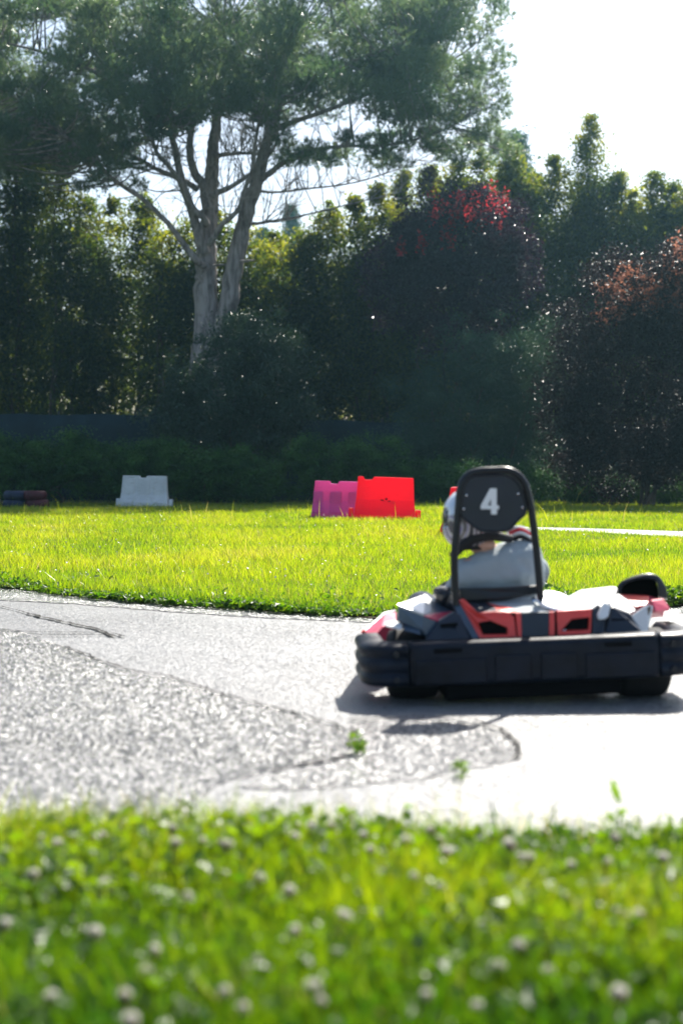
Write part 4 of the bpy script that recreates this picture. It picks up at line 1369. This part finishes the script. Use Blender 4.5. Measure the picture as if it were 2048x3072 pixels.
plate('seat_rim', [(1374, 1766, .275), (1500, 1763, .265), (1627, 1754, .275), (1612, 1782, .27), (1500, 1800, .265), (1384, 1806, .27)], M['black_s'], thick=.03, bevel=.01)
# side bolster left of the seat
E_ = [KP(1318, 1779, .42), KP(1336, 1786, .40), KP(1330, 1802, .40)]
bm = bmesh.new()
for c_, r_ in zip(E_, (.030, .034, .026)):
    bmesh.ops.create_icosphere(bm, subdivisions=3, radius=r_, matrix=Matrix.Translation(c_) @ Matrix.Scale(1.5, 4, FWD))
bmesh.ops.convex_hull(bm, input=bm.verts)
bmesh.ops.delete(bm, geom=[v for v in bm.verts if not v.link_faces], context='VERTS')
mesh_bm('side_bolster', bm, M['black_s'], kart, smooth=True)
hull('bolster_cap', [(1297, 1767, .38), (1325, 1758, .42), (1354, 1762, .40), (1352, 1772, .38), (1310, 1780, .36), (1330, 1766, .55), (1300, 1778, .5)], M['grey'], bevel=.008)

# --- headrest hoop and number panel
HV = .19
hp = [(1366, 1815), (1363, 1740), (1362, 1673), (1368, 1600), (1374, 1527), (1379, 1472), (1390, 1440), (1412, 1421), (1444, 1413), (1485, 1411), (1521, 1411), (1550, 1424), (1572, 1450), (1583, 1485), (1592, 1527), (1602, 1600), (1609, 1660), (1617, 1750), (1621, 1800)]
L = smooth_line([KP(x_, y_, HV) for x_, y_ in hp], 90)
V, Fq = tube_arrays(L, .0165, 16)
hoop = mesh_np('headrest_hoop', V, [Fq], M['black_s'], kart, smooth=True)
def z2(p): return (1280 + p[0] * .2934, 1380 + p[1] * .2934)
pan = [(338, 545), (342, 440), (352, 330), (375, 240), (420, 180), (480, 158), (560, 148), (680, 146), (800, 150), (870, 172), (925, 215), (970, 290), (1000, 380), (1018, 470), (1015, 545), (985, 585), (930, 630), (890, 680), (855, 715), (800, 732), (700, 738), (600, 736), (545, 730), (490, 700), (430, 655), (365, 600)]
pan = [z2(p) + (HV - .012,) for p in pan]
panel = plate('number_panel', pan, M['grey'], thick=.022, bevel=.006)
pan2 = []
cx2 = sum(p[0] for p in pan) / len(pan); cy2 = sum(p[1] for p in pan) / len(pan)
rimpts = [KP(cx2 + (p[0] - cx2) * .97, cy2 + (p[1] - cy2) * .97, HV - .012) for p in pan]
rl = smooth_line(rimpts + [rimpts[0]], 100)
V, Fq = tube_arrays(rl, .0055, 8)
mesh_np('panel_rim', V, [Fq], M['black_s'], panel, smooth=True)
# the figure 4
four = [[(655, 290), (712, 290), (712, 465), (655, 465)], [(645, 290), (655, 290), (655, 395), (622, 465), (550, 465)], [(550, 465), (735, 465), (735, 503), (550, 503)], [(655, 503), (716, 503), (714, 556), (656, 556)]]
bm = bmesh.new()
cache = {}
def bv(p, dv):
    k = (round(p[0]), round(p[1]), dv)
    if k not in cache: cache[k] = bm.verts.new(KP(*z2(p), HV - .015 + dv))
    return cache[k]
mid = {(655, 465): 1}
polys = [[(655, 290), (712, 290), (712, 465), (655, 465), (655, 395)], [(645, 290), (655, 290), (655, 395), (622, 465), (550, 465)], [(550, 465), (622, 465), (655, 465), (712, 465), (735, 465), (735, 503), (716, 503), (655, 503), (550, 503)], [(655, 503), (716, 503), (714, 556), (656, 556)]]
for poly in polys: bm.faces.new([bv(p, 0) for p in poly])
ex_ = bmesh.ops.extrude_face_region(bm, geom=list(bm.faces))
bmesh.ops.translate(bm, verts=[g for g in ex_['geom'] if isinstance(g, bmesh.types.BMVert)], vec=FWD * .002)
mesh_bm('number_four', bm, M['number'], panel)
for p in [(402, 360), (375, 500), (930, 345), (972, 482)]:
    c_ = KP(*z2(p), HV - .014)
    bm = bmesh.new()
    bmesh.ops.create_uvsphere(bm, u_segments=12, v_segments=8, radius=.0062, matrix=Matrix.Translation(c_))
    mesh_bm('bolt', bm, M['metal'], panel, smooth=True)

# ------------------------------------------------------------------ the driver
SU = -.155           # seat centre line in kart coordinates
hips = KL(SU, .55, .17)
driver = thing('person', 'driver in a pale shirt and patterned white and grey helmet, looking left in the kart', 'person', hips)


def skin_mesh(name, joints, edges, mat, parent, root=0, sub=2):
    me = bpy.data.meshes.new(name)
    b = BASE[parent]
    me.from_pydata([tuple(Vector(j[0]) - b) for j in joints], edges, [])
    o = bpy.data.objects.new(name, me)
    sc.collection.objects.link(o)
    o.parent = parent
    BASE[o] = b
    md = o.modifiers.new('skin', 'SKIN')
    md.use_smooth_shade = True
    lay = me.skin_vertices[0].data
    for k, j in enumerate(joints):
        r = j[1]
        lay[k].radius = (r, r) if not isinstance(r, tuple) else r
        lay[k].use_root = (k == root)
    s = o.modifiers.new('sub', 'SUBSURF'); s.levels = s.render_levels = sub
    me.materials.append(mat)
    return o


def K(u, v, z): return KL(SU + u, v, z)
hd = KP(1414, 1556, .47)            # head centre
shoL, shoR = KP(1392, 1706, .43), KP(1585, 1660, .46)
neckb = KP(1470, 1668, .45)
chest = (shoL + shoR) / 2 + Vector((0, .02, -.06))
waist = K(0, .45, .28)
elL, elR = KP(1378, 1752, .60), KP(1616, 1724, .66)
haL = SWC - ex * .145 + ey * .02; haR = SWC + ex * .145 + ey * .02
wrL = haL + (elL - haL).normalized() * .07; wrR = haR + (elR - haR).normalized() * .07
hipL, hipR = K(-.09, .56, .16), K(.09, .56, .16)
knL, knR = K(-.2, 1.02, .33), K(.2, 1.02, .33)
anL, anR = K(-.2, 1.42, .14), K(.2, 1.42, .14)
toL, toR = K(-.2, 1.55, .22), K(.2, 1.55, .22)
J = [(K(0, .54, .17), .10), (waist, .105), (chest, (.125, .10)), (neckb, .06), (hd - Vector((-.01, .0, .09)), .052), (hd, .085), (hd + Vector((0, 0, .06)), .07),
     (shoL, .055), (elL, .042), (wrL, .028), (shoR, .055), (elR, .042), (wrR, .028), (hipL, .085), (knL, .06), (anL, .04), (hipR, .085), (knR, .06), (anR, .04), (toL, .035), (toR, .035)]
E_ = [(0, 1), (1, 2), (2, 3), (3, 4), (4, 5), (5, 6), (2, 7), (7, 8), (8, 9), (2, 10), (10, 11), (11, 12), (0, 13), (13, 14), (14, 15), (0, 16), (16, 17), (17, 18), (15, 19), (18, 20)]
skin_mesh('body', J, E_, M['skin'], driver)
# shirt: torso traced wide across the back, sleeves to the wrists
def lerp(a, b, t): return a * (1 - t) + b * t
def torso_shell():
    """the pale back of the shirt: rings from waist to collar"""
    rings = [(1752, 1340, 1632, .33, .20), (1730, 1347, 1634, .325, .21), (1700, 1356, 1632, .335, .21), (1676, 1368, 1626, .35, .20), (1654, 1405, 1616, .37, .18), (1636, 1450, 1604, .40, .14), (1622, 1500, 1582, .43, .09)]
    bm = bmesh.new()
    rows = []
    for (py, xl, xr, v, dep) in [(1800, 1350, 1628, .36, .20)] + rings:
        slope = -.16      # the right shoulder rides higher
        row = []
        n = 28
        for k in range(n):
            a = k * 2 * math.pi / n
            cx = (xl + xr) / 2; hw = (xr - xl) / 2
            ca, sa = math.cos(a), math.sin(a)
            e = .75
            x_ = cx + hw * math.copysign(abs(ca) ** e, ca)
            vv = v + dep * .5 - dep * .5 * math.copysign(abs(sa) ** e, sa)
            yy = py + slope * (x_ - cx) * (.9 if py < 1700 else .3)
            row.append(bm.verts.new(KP(x_, yy, vv)))
        rows.append(row)
    for a in range(len(rows) - 1):
        for k in range(28): bm.faces.new([rows[a][k], rows[a][(k + 1) % 28], rows[a + 1][(k + 1) % 28], rows[a + 1][k]])
    bm.faces.new(rows[-1])
    o = mesh_bm('shirt', bm, M['cloth'], driver, smooth=True)
    s = o.modifiers.new('sub', 'SUBSURF'); s.levels = s.render_levels = 2
    tx = bpy.data.textures.new('shirt_folds', 'CLOUDS'); tx.noise_scale = .085
    dm = o.modifiers.new('folds', 'DISPLACE'); dm.texture = tx; dm.strength = .030; dm.mid_level = .5
    return o
shirt = torso_shell()
for (s0, e0, w0) in ((shoL, elL, wrL), (shoR, elR, wrR)):
    P = smooth_line([lerp(s0, chest, .15), s0, lerp(s0, e0, .5), e0, lerp(e0, w0, .5), w0], 26)
    rr = np.interp(np.linspace(0, 1, 26), [0, .25, .55, .8, 1], [.050, .052, .048, .042, .034]) * (1 + .05 * np.sin(np.linspace(0, 30, 26)))
    V, Fq = tube_arrays(P, rr, 14)
    right = s0 is shoR
    mesh_np('sleeve', V, [Fq], M['cloth'], shirt, smooth=True)
# shoulder stripes: white, red, white bands over the right shoulder
def band(pts, wid, mat, name, off=.0):
    V, Fq = tube_arrays(smooth_line([KP(*p) for p in pts], 14), wid, 8)
    mesh_np(name, V, [Fq], mat, shirt, smooth=True)
band([(1520, 1597, .50), (1552, 1584, .47), (1580, 1592, .46), (1600, 1606, .48)], .011, M['stripe_w'], 'white_band')
band([(1528, 1602, .48), (1558, 1590, .455), (1584, 1602, .45), (1604, 1618, .47)], .010, M['stripe_r'], 'red_band')
band([(1534, 1610, .46), (1560, 1600, .44), (1588, 1613, .44), (1606, 1627, .46)], .009, M['stripe_w'], 'white_band')
band([(1538, 1618, .45), (1564, 1611, .43), (1590, 1624, .43), (1606, 1634, .45)], .009, M['pad'], 'dark_band')
# trousers
for (a, b_, c_) in ((hipL, knL, anL), (hipR, knR, anR)):
    P = smooth_line([lerp(a, K(0, .54, .17), .4), a, lerp(a, b_, .5), b_, lerp(b_, c_, .5), c_], 26)
    V, Fq = tube_arrays(P, np.interp(np.linspace(0, 1, 26), [0, .3, .6, 1], [.10, .095, .07, .052]), 14)
    mesh_np('trouser_leg', V, [Fq], M['jeans'], driver, smooth=True)
for (a, t) in ((anL, toL), (anR, toR)):
    skin_mesh('shoe', [(a + Vector((0, -.04, -.03)), .045), (lerp(a, t, .5), .042), (t, .038)], [(0, 1), (1, 2)], M['glove'], driver)
# gloved hands closed round the steering wheel rim
for (h_, wv, sg) in ((haL, wrL, -1), (haR, wrR, 1)):
    fd = (h_ - wv).normalized()
    J = [(wv, .028), (lerp(wv, h_, .6), .034), (h_ + ey * .0 - fd * .005, .030)]
    ED = [(0, 1), (1, 2)]
    for k, (oy, ln_) in enumerate([(.032, .9), (.011, 1.0), (-.011, .95), (-.032, .78)]):
        root = h_ + ey * oy
        a = root + fd * .028 * ln_; b2 = a + ax * .030 * ln_ - fd * .002; c2 = b2 - fd * .026 * ln_ + ax * .004
        i0 = len(J)
        J += [(root, .011), (a, .0095), (b2, .009), (c2, .008)]
        ED += [(2, i0), (i0, i0 + 1), (i0 + 1, i0 + 2), (i0 + 2, i0 + 3)]
    i0 = len(J)
    tr = lerp(wv, h_, .7) + ey * .03
    J += [(tr, .013), (tr + fd * .03 + ey * .018, .010), (tr + fd * .05 + ey * .012 + ax * .015, .009)]
    ED += [(1, i0), (i0, i0 + 1), (i0 + 1, i0 + 2)]
    skin_mesh('glove', J, ED, M['glove'], driver, sub=1)
# collar pad and the hair at the nape
P = [KP(1358, 1668, .44), KP(1374, 1648, .41), KP(1400, 1628, .385), KP(1430, 1612, .375), KP(1470, 1606, .375), KP(1505, 1612, .39), KP(1530, 1616, .43)]
V, Fq = tube_arrays(smooth_line(P, 26), np.interp(np.linspace(0, 1, 26), [0, .5, 1], [.020, .026, .018]), 12)
mesh_np('neck_collar', V, [Fq], M['pad'], driver, smooth=True)
bm = bmesh.new()
bmesh.ops.create_uvsphere(bm, u_segments=20, v_segments=12, radius=1, matrix=Matrix.Translation(KP(1455, 1632, .42)) @ Matrix.Diagonal((.045, .04, .028, 1)))
mesh_bm('nape', bm, M['skin'], driver, smooth=True)

# helmet: full-face shell turned to the left
def helmet_mat():
    m, nt, p, out = new_mat('helmet_paint')
    tc = nt.nodes.new('ShaderNodeTexCoord')
    wv = nt.nodes.new('ShaderNodeTexWave'); wv.wave_type = 'BANDS'; wv.bands_direction = 'DIAGONAL'
    wv.inputs['Scale'].default_value = 9; wv.inputs['Distortion'].default_value = 5; wv.inputs['Detail'].default_value = 1; wv.inputs['Detail Scale'].default_value = .6
    mp = nt.nodes.new('ShaderNodeMapping'); mp.inputs['Scale'].default_value = (1.6, 1.6, .6)
    nt.links.new(tc.outputs['Object'], mp.inputs[0]); nt.links.new(mp.outputs[0], wv.inputs['Vector'])
    low = ramp(nt, [(0, (.05, .05, .06)), (.25, (.10, .09, .10)), (.38, (.48, .48, .47)), (.62, (.55, .55, .54)), (.74, (.10, .07, .38)), (.86, (.40, .40, .40)), (1, (.06, .06, .07))])
    nt.links.new(wv.outputs['Fac'], low.inputs[0])
    up = ramp(nt, [(0, (.30, .42, .62)), (.45, (.55, .66, .78)), (.6, (.74, .78, .82)), (1, (.10, .16, .34))])
    w2 = nt.nodes.new('ShaderNodeTexNoise'); w2.inputs['Scale'].default_value = 9
    nt.links.new(tc.outputs['Object'], w2.inputs['Vector']); nt.links.new(w2.outputs['Fac'], up.inputs[0])
    sx = nt.nodes.new('ShaderNodeSeparateXYZ'); nt.links.new(tc.outputs['Object'], sx.inputs[0])
    gt = node(nt, 'ShaderNodeMath', operation='GREATER_THAN'); gt.inputs[1].default_value = float(hd.z - BASE[driver].z + .018)
    nt.links.new(sx.outputs['Z'], gt.inputs[0])
    mx = nt.nodes.new('ShaderNodeMixRGB'); nt.links.new(gt.outputs[0], mx.inputs[0]); nt.links.new(low.outputs[0], mx.inputs[1]); nt.links.new(up.outputs[0], mx.inputs[2])
    nt.links.new(mx.outputs[0], p.inputs['Base Color'])
    p.inputs['Roughness'].default_value = .2; p.inputs['Coat Weight'].default_value = .5
    return m
face = Vector((-.80, .60, -.05)).normalized()      # where the driver looks
fside = face.cross(Vector((0, 0, 1))).normalized()
fup = fside.cross(face).normalized()
def shell(name, rx, ry, rz, mat, sel, parent, thick=.004, chin=True):
    bm = bmesh.new()
    nu, nv = 48, 32
    g = {}
    for i in range(nv + 1):
        th = math.pi * i / nv
        for j in range(nu):
            ph = 2 * math.pi * j / nu
            x_ = math.sin(th) * math.cos(ph); y_ = math.sin(th) * math.sin(ph); z_ = math.cos(th)
            cx = 1.0
            zz = z_
            if z_ < 0 and chin:
                fwd = max(0, x_)
                x2 = x_ * (1 + .14 * fwd * min(1, -z_ * 1.6)); zz = z_ * (1.0 + .12 * fwd)
            else: x2 = x_
            g[i, j] = (x2, y_, zz)
    vm = {}
    def gv(k):
        if k not in vm:
            q = g[k]
            vm[k] = bm.verts.new(hd + face * q[0] * rx + fside * q[1] * ry + fup * q[2] * rz)
        return vm[k]
    for i in range(nv):
        for j in range(nu):
            ks = [(i, j), (i, (j + 1) % nu), (i + 1, (j + 1) % nu), (i + 1, j)]
            c = np.mean([g[k] for k in ks], 0)
            if sel(c):
                try: bm.faces.new([gv(k) for k in ks])
                except ValueError: pass
    bmesh.ops.remove_doubles(bm, verts=bm.verts, dist=1e-5)
    o = mesh_bm(name, bm, mat, parent, smooth=True)
    s = o.modifiers.new('thick', 'SOLIDIFY'); s.thickness = thick; s.offset = -1
    return o
def is_visor(c):
    return c[0] > .42 and -.22 < c[2] < .42
helm = shell('helmet', .140, .122, .142, helmet_mat(), lambda c: c[2] > -.88 and not is_visor(c), driver, .012)
shell('visor', .136, .119, .138, plain('dark_visor', (.02, .025, .035), .08, .6, .05), is_visor, helm, .003)
tb = Tubes()
tb.add([hd + face * .142 * math.cos(a) * .47 + fside * .124 * math.sin(a) * .47 + fup * -.128 for a in np.linspace(0, 2 * math.pi, 30)], .010, 8)
tb.build('helmet_trim', M['pad'], helm)

# ------------------------------------------------------------------ small things near the lens
def clover_mesh():
    V, Fc, T = [], [], []
    r_ = np.random.default_rng(3)
    n = 90
    for k in range(n):
        z_ = 1 - 1.75 * (k + .5) / n
        a = k * 2.39996
        q = math.sqrt(max(0, 1 - z_ * z_))
        d_ = np.array([q * math.cos(a), q * math.sin(a), z_])
        up_ = np.array([0, 0, 1.])
        dr = unit(d_ + .35 * up_ * (1 if z_ > -.2 else -1.2) + r_.normal(0, .15, 3))
        s_ = unit(np.cross(dr, r_.normal(size=3))) * .0022
        b_ = d_ * .0035
        L_ = .0088 * r_.uniform(.8, 1.15)
        i0 = len(V)
        V += [b_ - s_ * .4, b_ + s_ * .4, b_ + dr * L_ * .75 + s_, b_ + dr * L_, b_ + dr * L_ * .75 - s_]
        Fc.append([i0, i0 + 1, i0 + 2, i0 + 3, i0 + 4])
        T += [1.0 if z_ > -.25 else .0] * 5
    return np.array(V), np.array(Fc), np.array(T)
M['bloom'] = leafy('clover_bloom', [(0, (.24, .14, .09)), (1, (.62, .60, .56))], [(0, (.28, .16, .10)), (1, (.66, .63, .57))], .45, .7, .2)
M['stem'] = plain('flower_stem', (.09, .16, .03), .6)
FL = [(307, 2507), (340, 2520), (486, 2467), (516, 2484), (434, 2543), (526, 2530), (560, 2510), (609, 2523), (686, 2536), (668, 2530), (748, 2582), (885, 2511), (937, 2481), (996, 2480), (953, 2520), (780, 2637), (867, 2673), (562, 2686), (400, 2703),
      (101, 2624), (176, 2533), (124, 2513), (85, 2562), (315, 2656), (885, 2794), (13, 2774), (127, 2748), (1022, 2742), (774, 2882), (437, 2915), (744, 2944), (673, 2977), (728, 3026), (157, 2993), (108, 2934), (375, 2987),
      (940, 2964), (960, 3006), (847, 3062), (392, 3062), (464, 2853), (284, 2800), (202, 2800), (1288, 2489), (1318, 2522), (1337, 2555), (1145, 2525), (1089, 2506), (1109, 2548), (1219, 2522), (1360, 2504), (1527, 2533),
      (1586, 2574), (1560, 2570), (1739, 2591), (1712, 2596), (1824, 2587), (1987, 2574), (2000, 2613), (1843, 2512), (1239, 2630), (1318, 2662), (1817, 2675), (1697, 2692), (1912, 2744), (1880, 2752), (1305, 2783), (1445, 2777), (1037, 2751), (1556, 2839),
      (1197, 2875), (1279, 2986), (1432, 3021), (1857, 2982), (1432, 2875), (1494, 2904), (1644, 2917), (1853, 2734)]
bv_, bf_, bt_ = clover_mesh()
sv_, sf_ = tube_arrays([(0, 0, -.115), (.004, 0, -.06), (0, 0, 0)], .0011, 5)
bloom0 = stem0 = None
FL = [p for k, p in enumerate(FL) if k % 4 != 2]
for k, (px, py) in enumerate(FL):
    hgt = rng.uniform(.115, .155) if py > 2480 else rng.uniform(.10, .13)
    d = (HC - hgt) * F / (py - HY)
    d = min(d, 3.5)
    loc = W(px, py, d)
    t_ = thing('clover_flower', 'small white clover flower in the blurred foreground grass', 'flower', loc, 'clover flowers in the foreground grass')
    t_.rotation_euler = (rng.normal(0, .2), rng.normal(0, .2), rng.random() * 6.28)
    s_ = rng.uniform(.8, 1.35)
    t_.scale = (s_, s_, s_)
    if bloom0 is None:
        bloom0 = mesh_np('bloom', bv_ + np.array(loc), [bf_], M['bloom'], t_, tone=bt_)
        stem0 = mesh_np('stem', sv_ + np.array(loc), [sf_], M['stem'], t_, smooth=True)
    else:
        for src in (bloom0, stem0):
            c = src.copy(); c.parent = t_; sc.collection.objects.link(c)

# the single weed standing up above the verge on the right
p = W(1850, 2440, 3.35)
wd_ = thing('weed', 'single upright weed with one pointed leaf above the verge, right side', 'plant', (p.x, 3.35, 0))
V, Fq = tube_arrays(smooth_line([(p.x + .01, 3.35, 0), (p.x + .008, 3.35, .08), (p.x + .004, 3.35, .17)], 8), .0022, 6)
mesh_np('stem', V, [Fq], M['stem'], wd_, smooth=True)
def big_leaf(base, tip, wid, name, parent):
    n = 12
    b0 = np.array(base); t0 = np.array(tip)
    ax_ = t0 - b0
    s_ = unit(np.cross(ax_, np.array([.15, 1, .1]))) 
    V = []
    for i in range(n):
        f = i / (n - 1)
        wv = wid * math.sin(math.pi * min(1, f * .92 + .04)) ** .8 * (1 - .3 * f)
        c = b0 + ax_ * f + np.array([0, .01 * math.sin(f * 3), 0])
        V += [c - s_ * wv, c + np.array([0, .003, 0]), c + s_ * wv]
    Q = []
    for i in range(n - 1):
        for j in range(2): Q.append((i * 3 + j, i * 3 + j + 1, i * 3 + j + 4, i * 3 + j + 3))
    mesh_np(name, V, [np.array(Q)], M['clover'], parent, tone=np.full(len(V), .5), smooth=True)
big_leaf(W(1858, 2412, 3.35), W(1834, 2336, 3.34), .0115, 'leaf', wd_)
big_leaf(W(1852, 2450, 3.35), W(1880, 2425, 3.33), .010, 'leaf', wd_)
big_leaf(W(1850, 2470, 3.35), W(1815, 2440, 3.37), .010, 'leaf', wd_)

# weeds rooted in the crack beside the coarse patch
for k, (px, py, n, lab) in enumerate([(1076, 2258, 70, 'small green weed tuft in the crack left of the kart shadow'), (1062, 2232, 26, 'tiny green weed just above the larger tuft in the same crack'),
                                      (1378, 2322, 60, 'low green weed at the near edge of the patched asphalt')]):
    g = G(px, py, .01)
    P = np.stack([g.x + rng.normal(0, .013, n), g.y + rng.normal(0, .03, n), .012 + rng.random(n) * .035], 1)
    o = leaves(P, rng.uniform(.012, .026, n), unit(rng.normal(size=(n, 3)) + np.array([0, 0, .6])), rng.random(n), 'crack_weed', M['clover'], asp=.6, base=(g.x, g.y, .01))
    tag(o, lab, 'weed')


# ------------------------------------------------------------------ thin hazy air, added to veil the trees in scattered sunlight
m, nt, p, out = new_mat('veil_haze')
nt.nodes.remove(p)
pv = nt.nodes.new('ShaderNodeVolumePrincipled')
pv.inputs['Color'].default_value = (.42, .80, 1.0, 1)
pv.inputs['Density'].default_value = .00055
pv.inputs['Anisotropy'].default_value = .75
nt.links.new(pv.outputs[0], out.inputs['Volume'])
bm = bmesh.new()
bmesh.ops.create_cube(bm, size=1, matrix=Matrix.Translation((0, 70, 11.5)) @ Matrix.Diagonal((160, 180, 25.1, 1)))
tag(mesh_bm('veil_haze', bm, m), kind='stuff')
